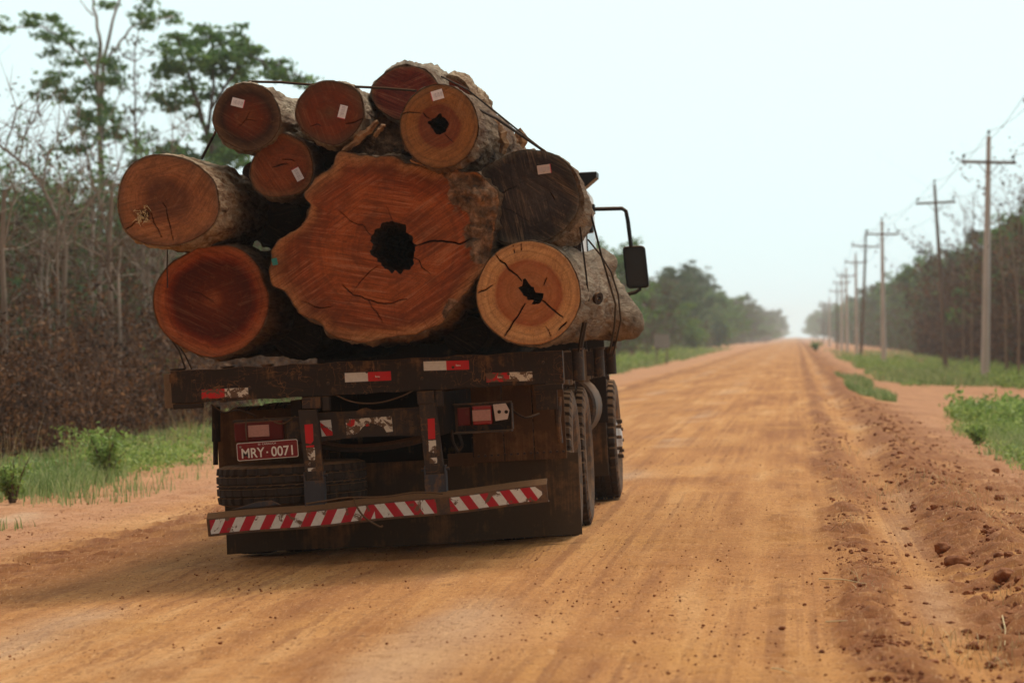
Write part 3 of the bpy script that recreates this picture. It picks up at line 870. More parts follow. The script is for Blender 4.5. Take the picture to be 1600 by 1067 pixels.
drawn_tree('slender_tree', 105, [
    (.055, .03, [(222, 560), (220, 400), (216, 300), (212, 200), (210, 130)]),
    (.03, .012, [(210, 130), (204, 80), (206, 45)]),
    (.02, .01, [(212, 200), (228, 170), (236, 140), (246, 100)]),
    (.02, .01, [(214, 240), (196, 200), (188, 160)]),
], [(206, 60, 12), (200, 85, 10), (226, 78, 12), (216, 120, 14), (204, 140, 12), (224, 150, 14), (232, 175, 12), (206, 180, 16), (222, 205, 18), (232, 215, 14), (205, 215, 16), (214, 235, 16), (196, 195, 12), (225, 238, 12), (192, 80, 8), (238, 130, 8)],
    'thin spindly tree with few small leaves between the two green trees at left', 'leaf_mixed', 'twig', .07, 7, 40)
def bare(name, Y, limbs, label, mat='twig_pale'):
    g = np.random.default_rng(int(Y * 3)); mb = MB()
    X0, _, _ = at(limbs[0][2][0][0], 500, Y); z0 = float(gz_at(X0, Y)) - .1
    o0 = np.array([X0, Y, z0]); root = empty(name, (X0, Y, z0))
    tw = MB()
    for li, (ra, rb, pts) in enumerate(limbs):
        P = [at(px, py, Y) - o0 for px, py in pts]
        if li == 0: P[0][2] = 0
        mb.tube(P, [ra + (rb - ra) * i / (len(P) - 1) for i in range(len(P))], 7)
        for i in range(max(1, len(P) // 3), len(P)):
            for _ in range(5):
                e = P[i] + g.normal(0, 1, 3) * [.35, .35, .3] + [0, 0, .35]
                m_ = (P[i] + e) / 2 + g.normal(0, .06, 3)
                tw.tube([P[i], m_, e], [.010, .007, .003], 4, cap=False)
                tw.tube([m_, m_ + g.normal(0, .25, 3) + [0, 0, .15]], [.006, .002], 3, cap=False)
    mb.build('trunk', MAT[mat], root, smooth=True); tw.build('twigs', MAT['twig' if mat == 'trunk' else mat], root)
    return tag(root, label, 'tree')
bare('leafless_tree', 62, [
    (.05, .04, [(101, 600), (100, 470), (103, 385), (96, 355)]),
    (.035, .02, [(96, 355), (75, 310), (62, 285), (45, 262), (22, 245), (0, 228), (-20, 215)]),
    (.02, .008, [(68, 292), (72, 250), (88, 222), (112, 212)]),
    (.015, .006, [(30, 250), (36, 220), (48, 196), (62, 182)]),
    (.015, .006, [(8, 234), (18, 200), (26, 170)]),
    (.03, .012, [(103, 375), (120, 345), (140, 318), (162, 290), (185, 262)]),
    (.015, .006, [(70, 300), (95, 290), (125, 272)])],
    'pale leafless tree with crooked forked branches at the left edge')
bare('dead_sapling', 80, [(.035, .012, [(272, 600), (270, 400), (268, 260), (270, 200)]), (.015, .005, [(269, 240), (285, 215), (298, 205)])],
     'thin dead sapling standing against the sky just left of the load')
rs = random.Random(21)
cand = sorted([(98, 345, .07), (172, 300, .05), (228, 330, .04), (128, 380, .035), (205, 370, .045), (60, 360, .04), (24, 330, .08), (248, 400, .04), (8, 300, .05), (42, 390, .03), (78, 400, .03), (112, 300, .035), (140, 330, .05), (186, 385, .03), (218, 290, .045), (236, 370, .035), (262, 350, .03), (160, 410, .06), (88, 310, .03), (30, 410, .03)])
for i, (px, top, r) in enumerate(cand):
    Y = 52 + (i * 29) % 34; j = rs.uniform(-6, 6); r *= 1.15
    mid_ = (480 + top) // 2
    bare('dead_tree', Y, [(r, r * .6, [(px, 600), (px + 2 + j * .5, 500), (px - 1 + j, mid_), (px + 3 + j, top)]), (r * .4, .01, [(px + j, mid_), (px + 14 * rs.choice((-1, 1)) + j, top + 25), (px + 20 * rs.choice((-1, 1)) + j, top)]),
        (r * .35, .008, [(px + j * .5, (mid_ + 500) // 2), (px - 12 + j, mid_ + 12), (px - 22 + j, mid_ - 14)])],
         ('thick' if r > .055 else 'slim' if r > .036 else 'very thin') + f' pale dead tree in the left scrub, {ORD[i].replace("nearest", "from the left edge").replace("second from", "second from") if i else "at the very left edge"}', 'trunk' if i % 3 else 'twig_pale')['group'] = 'dead pale trees standing in the left scrub'
for i, (px, top, Y, r) in enumerate([(1572, 330, 150, .08), (1592, 380, 135, .06), (1518, 310, 185, .06), (1505, 330, 195, .05), (1590, 300, 160, .06)]):
    nm = ['pale leaning trunk right of the nearest pole', 'short bare trunk at the right edge of the photo', 'slender bare tree just left of the nearest pole', 'second slender bare tree left of the nearest pole', 'bare tree topmost at the right edge'][i]
    lx = -12 if i < 2 else 3
    bare('bare_tree', Y, [(r, r * .45, [(px, 590), (px, 500), (px + lx * .4, 430), (px + lx, top)]), (r * .35, .01, [(px + lx * .4, 430), (px + lx - 16, top + 20), (px + lx - 26, top - 5)]), (r * .3, .01, [(px + lx * .6, 400), (px + lx + 14, top + 30)])],
         nm, 'twig_pale')['group'] = 'bare trees in the right forest edge'

# ---- dry scrub
def scrub(name, n, box, hfun, lsize, per, mat, label, seed, stem=True, edge=None, tw=0.012):
    g = np.random.default_rng(seed)
    x0, x1, y0, y1 = box
    yy = 1 / g.uniform(1 / y1, 1 / y0, n); u = g.uniform(0, 1, n) ** 1.4
    xx = x0 + (x1 - x0) * u
    hh = hfun(xx, yy, g.uniform(.45, 1.1, n))
    zz = gz_at(xx, yy)
    hh = hh * np.clip(1.0 + 0.75 * fbm(np.stack([xx * .35, yy * .16, 0 * xx], 1), 3, seed + 60), .25, 1.35)
    ncl = 5; cl_t = g.uniform(.05, 1, (n, ncl)) ** .8; pick = g.integers(0, ncl, (n, per)); ar_ = np.arange(n)[:, None]
    t = np.clip(cl_t[ar_, pick] + g.normal(0, .045, (n, per)), 0.0, 1.1)
    cxo = g.normal(0, .26, (n, ncl))[ar_, pick]; cyo = g.normal(0, .26, (n, ncl))[ar_, pick]
    bx = g.normal(0, .35, n); by = g.normal(0, .35, n)
    C = np.stack([xx[:, None] + cxo + bx[:, None] * t ** 1.5 * hh[:, None] + g.normal(0, .10, (n, per)),
                  yy[:, None] + cyo + by[:, None] * t ** 1.5 * hh[:, None] + g.normal(0, .10, (n, per)),
                  zz[:, None] + t * hh[:, None]], 2).reshape(-1, 3)
    sz = lsize * np.clip(np.repeat(yy, per) / y0, .9, 3)[:, None] ** .8
    V, F = leaf_quads(C, sz)
    # stems as thin crossed strips with three sides
    Vs = []; Fs = []; k = 4
    tt = np.linspace(0, 1, k)
    st_ = np.zeros((n, k, 3, 3))
    for j, tj in enumerate(tt):
        c = np.stack([xx + bx * tj ** 1.5 * hh, yy + by * tj ** 1.5 * hh, zz + tj * hh * 1.08], 1)
        r = tw * (1 - .75 * tj) * g.uniform(.6, 1.6, n)
        for s in range(3):
            a = s * 2.094
            st_[:, j, s] = c + np.stack([np.cos(a) * r, np.sin(a) * r, 0 * r], 1)
    base = len(V); idx = base + np.arange(n * k * 3).reshape(n, k, 3)
    FF = []
    for j in range(k - 1):
        for s in range(3):
            FF.append(np.stack([idx[:, j, s], idx[:, j, (s + 1) % 3], idx[:, j + 1, (s + 1) % 3], idx[:, j + 1, s]], 1))
    FF = np.concatenate(FF)
    Vall = np.concatenate([V, st_.reshape(-1, 3)]); mi = np.concatenate([np.zeros(len(F)), np.ones(len(FF))])
    o = obj_np(name, Vall, [F, FF], [MAT[mat], MAT['twig']], mi=mi, smooth=False)
    return tag(o, label, kind='stuff')
scrub('dry_scrub', 7000, (-9.9, -27, 33, 120), lambda x, y, r: r * (1.15 + 2.15 * np.clip((-9.2 - x) / 7, 0, 1)), .030, 56, 'leaf_dry', 'tangled dead brown scrub behind the left grass verge', 3)
scrub('green_undergrowth', 1900, (-15, -34, 75, 170), lambda x, y, r: r * 4.6, .055, 110, 'leaf_mixed', 'half-green bushes and vines among the trunks behind the left scrub', 4, tw=.006)
scrub('leafy_undergrowth', 1300, (-17, -36, 80, 170), lambda x, y, r: r * 4.9, .06, 120, 'leaf_green', 'green bushes showing between the trunks behind the left scrub', 14, tw=.006)
scrub('dry_thicket', 4200, (10.6, 20, 105, 300), lambda x, y, r: r * (4.6 + 3.6 * np.clip((x - 10) / 6, 0, 1)), .06, 54, 'leaf_dry', 'brown dry thicket under the right forest edge', 5, tw=.008)
scrub('green_thicket', 900, (11.5, 20, 120, 300), lambda x, y, r: r * 4.3, .08, 70, 'leaf_mixed', 'greenish bushes growing through the right thicket', 15, tw=.008)
scrub('far_forest_undergrowth', 900, (-9.6, -16, 1000, 2700), lambda x, y, r: r * 8.0, .05, 20, 'leaf_mixed', 'hazy undergrowth where the left forest meets the end of the road', 16, tw=.02)
scrub('tall_dry_scrub', 1300, (-15, -32, 60, 125), lambda x, y, r: r * 4.6, .042, 90, 'leaf_dry', 'tall dry vines and dead leaves hanging among the left trunks', 18, tw=.008)
scrub('dark_undergrowth', 900, (-14, -32, 58, 120), lambda x, y, r: r * 4.4, .05, 110, 'leaf_dark', 'dark green bushes filling the gaps behind the left scrub', 17, tw=.006)
scrub('left_forest_undergrowth', 2600, (-12.2, -22, 120, 1300), lambda x, y, r: r * 3.6, .11, 30, 'leaf_mixed', 'brown and green undergrowth below the left forest edge', 6, tw=.02)
scrub('right_forest_undergrowth', 2400, (11.5, 22, 260, 1100), lambda x, y, r: r * 4.6, .13, 30, 'leaf_mixed', 'brown and green undergrowth below the right forest edge', 7, tw=.02)

def bush(px, py, Y, hpx, wpx, n, ls, label, mat='weed', seed=1, name='leafy_bush', group=None):
    g = np.random.default_rng(seed)
    c = at(px, py, Y); zg = float(gz_at(c[0], Y)); root = empty(name, (c[0], Y, zg))
    h = max(hpx * Y / FPX, CAM_H - (py - hpx - VY) * Y / FPX - zg); w = wpx * Y / FPX
    mb = MB(); C = []
    for i in range(14):
        a = g.uniform(0, 6.28); e = np.array([math.cos(a) * w * .5 * g.uniform(.2, 1), math.sin(a) * w * .5 * g.uniform(.2, 1), h * g.uniform(.45, .98)])
        m_ = e * .5 + [0, 0, h * .08]
        mb.tube([(e[0] * .1, e[1] * .1, -.03), m_, e], [.010, .007, .003], 5)
        k = n // 14
        t = g.uniform(.25, 1, (k, 1)); C.append(m_ * 2 * t * (1 - t) + e * t * t + g.normal(0, .09 * w, (k, 3)))
    mb.build('stems', MAT['twig'], root); V, F = leaf_quads(np.concatenate(C), ls)
    V[:, 2] = np.maximum(V[:, 2], 0.01)
    obj_np('foliage', V, F, MAT[mat], root, smooth=False)
    tag(root, label, 'bush', group)
bush(165, 700, 38, 36, 70, 700, .035, 'bright green leafy weed standing tallest in the left grass', 'weed', 2)
bush(240, 640, 58, 95, 75, 900, .06, 'yellow-green bush in front of the brown scrub beside the lower left log', 'leaf_light', 4)
bush(20, 735, 33, 22, 60, 500, .03, 'small leafy weed in the grass at the left edge', 'weed', 6)
bush(1528, 695, 48, 34, 40, 700, .03, 'bright leafy bush at the front of the right verge grass', 'weed', 7)
bush(1075, 538, 370, 44, 60, 1800, .22, 'bright green bush at the foot of the left forest behind the sign', 'leaf_light', 10)
bush(1118, 534, 500, 36, 48, 1500, .26, 'bright green bush further along the left forest edge', 'leaf_light', 11)
bush(1275, 545, 330, 12, 22, 300, .12, 'small green bush at the right road edge far down the road', 'leaf_light', 12)

# ------------------------------------------------------------------ power poles and lines
tops = []
def pole(px_base, px_top, y_top, y_arm, arm_w, Y, kind, label, tilt_arm=0.0):
    X = (px_base - VX) * Y / FPX; zg = float(gz_at(X, Y)) - .1
    root = empty('power_pole', (X, Y, zg))
    def lc(px, py): p = at(px, py, Y); return np.array([p[0] - X, 0, p[2] - zg])
    tp = lc(px_top, y_top); m = 'concrete' if kind == 'c' else 'polewood'
    r0, r1 = (.17, .10) if kind == 'c' else (.13, .085)
    mb = MB(); mb.tube([(0, 0, 0), tp * .5 + (np.array([.03, 0, 0]) if kind != 'c' else 0), tp], [r0, (r0 + r1) / 2, r1 * .8], 12); mb.build('shaft', MAT[m], root, smooth=True)
    t = (zg * 0 + lc(px_top, y_arm)[2]) / tp[2]; ac = tp * t; hw = arm_w * Y / FPX / 2
    ca, sa = math.cos(tilt_arm), math.sin(tilt_arm)
    a0, a1 = ac + np.array([-hw * ca, -.11, -hw * sa]), ac + np.array([hw * ca, -.11, hw * sa])
    mb = MB(); mb.tube([a0, a1], .065, 4); mb.build('crossarm', MAT['polewood'], root, bevel=.01)
    mb = MB()
    for s in (-1, 1): mb.tube([ac + [s * hw * .42, -.06, 0], ac + [0, -.06, -hw * .5]], .018, 5)
    mb.build('brace', MAT['polewood'], root)
    ins = [a0 * .95 + a1 * .05 + [0, 0, .06], a1 * .95 + a0 * .05 + [0, 0, .06], tp]
    for p in ins:
        mb = MB(); mb.lathe([(0, .015), (.10, .02), (.11, .06), (.16, .07), (.17, .04), (.21, .045), (.24, .01)], 10, tuple(p), 'z'); mb.build('insulator', MAT['insul'], root, smooth=True)
    tag(root, label, 'power pole', 'power poles along the right verge')
    tops.append([np.array([X, Y, zg]) + p + [0, 0, .2] for p in ins])
pole(1655, 1657, 112, 158, 116, 92, 'c', 'power pole just outside the right edge, only its crossarm tip showing')
pole(1539, 1545, 213, 254, 86, 125, 'c', 'nearest and thickest concrete power pole with a braced crossarm', -0.02)
pole(1478, 1460, 288, 317, 62, 168, 'w', 'leaning brown wooden power pole, second nearest', 0.05)
pole(1381, 1378, 345, 366, 52, 212, 'c', 'pale concrete power pole, third along the verge')
pole(1345, 1353, 364, 385, 44, 250, 'w', 'dark leaning wooden power pole, fourth along the verge', -0.05)
pole(1339, 1337, 398, 410, 36, 300, 'c', 'grey power pole right behind the dark leaning one')
pole(1324, 1322, 420, 431, 30, 360, 'c', 'sixth power pole, thin and pale')
pole(1308, 1308, 445, 455, 26, 425, 'w', 'seventh power pole, dark, beside the distant trees')
pole(1315, 1315, 432, 442, 27, 390, 'c', 'thin pale power pole between the sixth and the dark distant one')
pole(1296, 1296, 466, 474, 20, 540, 'c', 'tiny hazy power pole second from the end of the row')
pole(1286, 1286, 478, 485, 16, 680, 'w', 'last and smallest hazy power pole near the end of the road')
tops.sort(key=lambda q: q[0][1])
mb_names = ['left', 'right', 'top']
for j in range(3):
    mb = MB()
    for a, b in zip(tops[:-1], tops[1:]):
        P = [a[j] * (1 - t) + b[j] * t - np.array([0, 0, 1.0 * 4 * t * (1 - t) * np.linalg.norm(b[j] - a[j]) / 90]) for t in np.linspace(0, 1, 10)]
        mb.tube(P, .008, 4, cap=False)
    tag(mb.build('power_line', MAT['cable'], smooth=True), f'thin electric wire strung on the {mb_names[j]} insulators of the poles', 'wire', 'electric wires between the poles')

# roadside sign in the left distance
c = at(1034, 533, 200); zg = float(gz_at(c[0], 200))
sg = empty('road_sign', (c[0], 200, zg))
MB().box(-.46, .46, -.02, .02, c[2] - zg - .38, c[2] - zg + .40).build('sign_board', MAT['signgrey'], sg, bevel=.01)
for s in (-.3, .3): MB().box(s - .04, s + .04, .021, .09, -.1, c[2] - zg + .30).build('post', MAT['polewood'], sg)
tag(sg, 'small pale rectangular sign on posts by the left verge far beyond the truck', 'sign')
# ------------------------------------------------------------------ truck
TX, TY = -2.70, 21.5
TZ = float(-1.25 * math.tan(TILT))
truck = empty('logging_truck', (TX, TY, TZ), (0, -TILT, 0))
tag(truck, 'old dusty black flatbed logging truck loaded with huge logs, seen from behind', 'truck')
TM = Matrix.Translation((TX, TY, TZ)) @ Matrix.Rotation(-TILT, 4, 'Y')
TI = TM.inverted()
def tl(px, py, Y=TY):
    return TI @ Vector(at(px, py, Y))
def lx(px, py, Y=TY): return tl(px, py, Y).x
def lz(px, py, Y=TY): return tl(px, py, Y).z

beam_t = (lz(267, 581) + lz(870, 546.5)) / 2
beam_b = (lz(268, 632) + lz(845, 599)) / 2
bx0, bx1 = lx(267, 600), lx(880, 575)
# rear beam of the bed, slightly battered plank
mb = MB(); n = 26
top = [(bx0 + (bx1 - bx0) * i / n, beam_t + 0.004 * math.sin(i * 1.7) + 0.003 * math.sin(i * 4.1)) for i in range(n + 1)]
bot = [(bx0 + (bx1 - bx0) * i / n, beam_b + 0.004 * math.sin(i * 2.3 + 1)) for i in range(n, -1, -1)]
mb.prism(top + bot, 'y', -0.0, 0.055)
mb.box(bx0 + .005, bx0 + .19, .004, .055, beam_b - .036, beam_b - .003)
mb.box(bx1 - .19, bx1 - .012, .004, .055, beam_b - .040, beam_b - .003)
beam = mb.build('rear_beam', MAT['black'], truck, bevel=.004)
def strip(px0, px1, py0, py1, k0, parent=beam, y=-.004, Y=TY, cols=('red', 'white'), mats=('s_red', 's_white'), name='reflective_strip'):
    """px centre line ends; k0 = fraction of the length that is the first colour"""
    a, b = tl(px0, py0, Y), tl(px1, py1, Y); h = .029
    mb = MB(); d = b.x - a.x; za, zb = a.z, b.z
    def q(t0, t1, mi):
        x0, x1 = a.x + d * t0, a.x + d * t1; z0, z1 = za + (zb - za) * t0, za + (zb - za) * t1
        mb.prism([(x0, z0 - h), (x1, z1 - h), (x1, z1 + h), (x0, z0 + h)], 'y', y, y + .003, mi)
    q(0, k0, 0); q(k0 + .0005, 1, 1)
    return mb.build(name, [MAT[mats[0]], MAT[mats[1]]], parent)
strip(539, 611, 590, 587, .5, mats=('s_white', 's_red'))
strip(662, 733, 572, 570, .5, mats=('s_white', 's_red'))
strip(760, 832, 590, 587.5, .5, mats=('w_red', 'w_white'))
strip(315, 388, 616, 612.5, .5, mats=('w_red', 'w_white'))
# tiny printed marks on the red halves
for px, py in ((590, 588), (716, 570.5), (781, 589)):
    a = tl(px, py); mb = MB()
    for i, (dx, dz, w, h) in enumerate(((-.012, 0, .004, .012), (-.004, -.002, .006, .007), (.004, -.002, .006, .006), (.012, -.003, .006, .005))):
        mb.box(a.x + dx - w / 2, a.x + dx + w / 2, -.0062, -.0046, a.z + dz - h / 2, a.z + dz + h / 2)
    mb.build('printed_mark', MAT['plate_w'], beam)
# bolts along the beam
for i, t in enumerate((.06, .2, .33, .40, .5, .64, .72, .86, .95)):
    x = bx0 + (bx1 - bx0) * t
    MB().lathe([(-.006, .001), (-.006, .009), (0.001, .011)], 8, (0, 0, 0), 'z').build('bolt', MAT['frame'], beam, loc=(x, 0, beam_t - .07 - .06 * (i % 2)), rot=(R(-90), 0, 0))

BL = 6.25
floor = MB().box(-1.20, 1.20, .058, BL, beam_t - .075, beam_t - .02).build('bed_floor', MAT['board'], truck, bevel=.004)
for s in (-1, 1):
    mb = MB(); mb.box(min(s * 1.13, s * 1.17), max(s * 1.13, s * 1.17), .058, BL, beam_b - .01, beam_t - .078)
    mb.build('side_rail', MAT['frame'], truck, bevel=.003)
rs = random.Random(5)
yy = [.075, .135, .30, .42, .66, .78, 1.15, 1.24, 1.62, 1.95, 2.05, 2.5, 2.86, 2.96, 3.4, 3.85, 3.95, 4.4, 4.68, 4.78, 5.2, 5.6, 5.7, 6.1]
for s in (-1, 1):
    for i, yv in enumerate(yy):
        if s < 0 and i % 2: continue
        x0, x1 = 1.173, 1.235 + rs.uniform(-.01, .014)
        z0, z1 = beam_b - rs.uniform(.0, .035), beam_t - rs.uniform(.0, .02)
        th = rs.choice((.022, .03, .04))
        mb = MB().box(min(s * x0, s * x1), max(s * x0, s * x1), yv, yv + th, z0, z1)
        mb.build('stake_board', MAT['plankedge'] if i % 3 != 1 else MAT['frame'], truck, bevel=.003)
# cross members under the floor
for i in range(9):
    y0 = .35 + i * .68
    MB().box(-1.12, 1.12, y0, y0 + .07, beam_b + .0, beam_t - .078).build('cross_member', MAT['chassis'], truck)
# stake sockets with pipes
def socket(px, Y, stake=None):
    p = tl(px, 575, Y); x = p.x; y_ = Y - TY
    mb = MB(); zt, zb = beam_t - .006, beam_b + .004
    mb.lathe([(zb, .036), (zb, .040), (zt, .040), (zt + .006, .052), (zt + .014, .052), (zt + .014, .030), (zt - .05, .030)], 16, (x, y_, 0), 'z')
    mb.box(x - .085, x - .035, y_ - .03, y_ + .03, zb + .01, zt - .01)
    so = mb.build('stake_socket', MAT['frame'], truck, smooth=True)
    if stake:
        P = [np.array(tl(*q)) for q in stake]
        MB().tube(P, [.017] * len(P), 8).build('stake', MAT['cable'], so, smooth=True)
socket(903, 22.25, [(905, 556, 22.25), (909, 530, 22.2), (914, 502, 22.12)])
socket(955, 26.0, [(953, 552, 26.0), (966, 520, 26.0), (995, 484, 26.05)])
socket(936, 24.2)
for Y in (22.25, 24.2, 26.0):
    so = MB().lathe([(beam_b, .036), (beam_b, .040), (beam_t, .040), (beam_t + .006, .052), (beam_t + .014, .052), (beam_t + .014, .03)], 14, (-1.27, Y - TY, 0), 'z').build('stake_socket', MAT['frame'], truck, smooth=True)

# chassis rails and rear cross beam
for s in (-1, 1):
    mb = MB(); x = s * .42
    mb.box(x - .035, x + .035, .12, 8.6, beam_b - .30, beam_b - .02)
    mb.build('chassis_rail', MAT['chassis'], truck, bevel=.006)
cy = .10
c0, c1 = tl(499, 668, TY + cy), tl(662, 658, TY + cy)
mb = MB(); xa, xb = c0.x - .02, c1.x + .02
zt, zb = (lz(510, 646, TY + cy) + lz(650, 634, TY + cy)) / 2, (lz(510, 690, TY + cy) + lz(650, 681, TY + cy)) / 2
tp_ = []
for i in range(25):
    t = i / 24; dz = -.012 * math.exp(-((t - .30) / .06) ** 2) + .016 * math.exp(-((t - .45) / .05) ** 2) - .008 * math.exp(-((t - .55) / .05) ** 2)
    tp_.append((xa + (xb - xa) * t, zt + dz))
bt_ = [(xa + (xb - xa) * i / 24, zb + .014 * math.sin(math.pi * (i / 24)) * (1 if 4 < i < 20 else .6)) for i in range(24, -1, -1)]
mb.prism(tp_ + bt_, 'y', cy, cy + .012)
mb.box(xa, xb, cy + .013, cy + .075, zt - .014, zt - .003); 
xbeam = mb.build('cross_beam', MAT['frame'], truck, bevel=.003)
a = tl(500, 657, TY + cy); b = tl(519, 655, TY + cy)
mb = MB(); y_ = cy - .004
q = [tl(p[0], p[1], TY + cy) for p in ((500, 657), (517, 655.5), (520, 680), (503, 682))]
mb.prism([(p.x, p.z) for p in q], 'y', y_, y_ + .003, 0)
q2 = [tl(p[0], p[1], TY + cy) for p in ((500.5, 659.5), (520, 674.5), (520, 680), (510, 681), (501.5, 668))]
mb.prism([(p.x, p.z) for p in q2], 'y', y_ - .002, y_ - .0004, 1)
mb.build('warning_sticker', [MAT['s_white'], MAT['s_red']], xbeam)
mb = MB()
def pq(pts, mi, y0, Y):
    Q = [tl(p[0], p[1], Y) for p in pts]; mb.prism([(p.x, p.z) for p in Q], 'y', y0, y0 + .0016, mi)
pq([(540, 655), (612, 650), (614, 674), (604, 675), (600, 668), (592, 664), (580, 661), (572, 663), (566, 668), (560, 676), (552, 679), (542, 679)], 0, y_, TY + cy)
pq([(541, 656), (555, 655), (554, 664), (549, 667), (543, 665)], 1, y_ - .002, TY + cy)
pq([(571, 662), (577, 660), (578, 665), (572, 666)], 1, y_ - .002, TY + cy)
pq([(556, 668), (559, 666), (560, 674), (557, 676)], 1, y_ - .002, TY + cy)
mb.build('worn_sticker', [MAT['w_white'], MAT['w_red']], xbeam)
for dx in (0, .045):
    for dz in (0, .04):
        p = tl(634, 661, TY + cy); MB().lathe([(-.003, .001), (-.003, .004), (.001, .005)], 8, (0, 0, 0), 'z').build('rivet', MAT['chassis'], xbeam, loc=(p.x + dx, cy - .001, p.z + dz - .02), rot=(R(-90), 0, 0))

# support posts of the under-run guard
def post(pt, pb, w0, w1, name='support_post'):
    mb = MB(); a, b = tl(*pt, TY), tl(*pb, TY); n = 8
    for (yy0, yy1, e0, e1) in ((.0, .008, -1, 1), (.008, .06, -1, -.78), (.008, .06, .78, 1)):
        V = []
        for (c, w, z) in ((a, w0, a.z), (b, w1, b.z)):
            for e in (e0, e1):
                for yv in (yy0, yy1): V.append((c.x + e * w / 2, yv - .03, z))
        mb.add(V, [(0, 1, 3, 2), (4, 6, 7, 5), (0, 2, 6, 4), (1, 5, 7, 3), (0, 4, 5, 1), (2, 3, 7, 6)])
    return mb.build(name, MAT['frame'], truck, bevel=.003)
pl = post((481, 640), (493, 750), .115, .112)
pr = post((668, 630), (680, 740), .105, .12)
def seg_sticker(parent, pts, mat, y=-.035, label='worn_sticker'):
    mb = MB(); Q = [tl(p[0], p[1], TY) for p in pts]; mb.prism([(p.x, p.z) for p in Q], 'y', y, y + .003)
    return mb.build(label, MAT[mat], parent)
seg_sticker(pl, [(477, 663), (490, 662), (491, 688), (487, 693), (479, 692)], 's_red')
seg_sticker(pl, [(479, 696), (492, 695), (492, 698), (480, 699)], 's_red')
seg_sticker(pl, [(480, 700), (493, 699), (494, 716), (491, 720), (484, 717), (481, 712)], 'w_white')
seg_sticker(pl, [(482, 722), (487, 722), (486, 728), (483, 727)], 'w_white')
seg_sticker(pl, [(482, 731), (495, 730), (495, 735), (483, 736)], 'w_white')
seg_sticker(pr, [(669, 654), (680, 653), (681, 685), (670, 686)], 's_red')
seg_sticker(pr, [(670, 688), (682, 687), (683, 708), (671, 705), (671, 697)], 'w_white')
seg_sticker(pr, [(672, 715), (684, 714), (684, 723), (672, 724)], 'w_white')
for (q, w, par) in (((487, 617, 638), .115, pl), ((665, 607, 631), .105, pr)):
    a, b = tl(q[0], q[1]), tl(q[0], q[2])
    mb = MB().box(a.x - w / 2, a.x + w / 2, -.045, .05, b.z, beam_b - .004)
    mb.box(a.x + w / 2 + .004, a.x + w / 2 + .05, .0, .09, b.z - .02, beam_b - .004)
    mb.build('hinge_block', MAT['frame'], par, bevel=.006)
def sleeve(px, py0, py1, w, par):
    a, b = tl(px, py0), tl(px, py1); mb = MB()
    mb.box(a.x - w / 2, a.x + w / 2, -.052, -.042, b.z, a.z)
    for s in (-1, 1):
        mb.box(a.x + s * w / 2 - .004, a.x + s * w / 2 + .004, -.056, .05, b.z, a.z + .055)
        mb.cyl((a.x + s * (w / 2 + .004), -.01, a.z + .03), (a.x + s * (w / 2 + .024), -.01, a.z + .03), .012, 8)
    mb.build('sleeve', MAT['sleeve'], par, bevel=.002)
sleeve(492, 750, 792, .118, pl); sleeve(681, 740, 778, .128, pr)

# striped bumper bar
YB = TY - .10
A_, B_ = tl(322, 810, YB), tl(854, 756, YB)
ang = math.atan2(B_.z - A_.z, B_.x - A_.x); BLn = math.hypot(B_.x - A_.x, B_.z - A_.z)
bmp = empty('tmp_frame'); bpy.data.objects.remove(bmp)
BH = .118
def bar_mesh():
    mb = MB(); n = 30; V = []; F = []
    for i in range(n + 1):
        u = BLn * i / n
        sag = -.010 * math.sin(math.pi * u / BLn * 1.0) + .004 * math.sin(u * 7)
        end = min(u, BLn - u)
        back = .05 if end < .001 else 0
        lo = -BH + (.0 if end > .03 else 0)
        prof = [(0.0, lo + .004), (-.006, -.004), (.055, .030), (.085, .030), (.085, .018), (.055, .018), (.004, -.016), (.008, lo + .012), (.07, lo + .01), (.07, lo)]
        for (y_, z) in prof: V.append((u, y_ + back * .3, z + sag))
    m = 10
    for i in range(n):
        for k in range(m): F.append((i * m + k, i * m + (k + 1) % m, (i + 1) * m + (k + 1) % m, (i + 1) * m + k))
    F.append(tuple(range(m))); F.append(tuple(n * m + k for k in range(m)))
    mb.add(V, F); return mb
bumper = bar_mesh().build('bumper', MAT['bumper'], truck, bevel=.002, loc=(A_.x, YB - TY, A_.z), rot=(0, -ang, 0))
def clip(poly, inside, inter):
    out = []
    for i in range(len(poly)):
        a, b = poly[i - 1], poly[i]; ia, ib = inside(a), inside(b)
        if ib:
            if not ia: out.append(inter(a, b))
            out.append(b)
        elif ia: out.append(inter(a, b))
    return out
def clipx(poly, x, sgn):
    return clip(poly, lambda p: sgn * (p[0] - x) >= 0, lambda a, b: (x, a[1] + (b[1] - a[1]) * (x - a[0]) / (b[0] - a[0])))
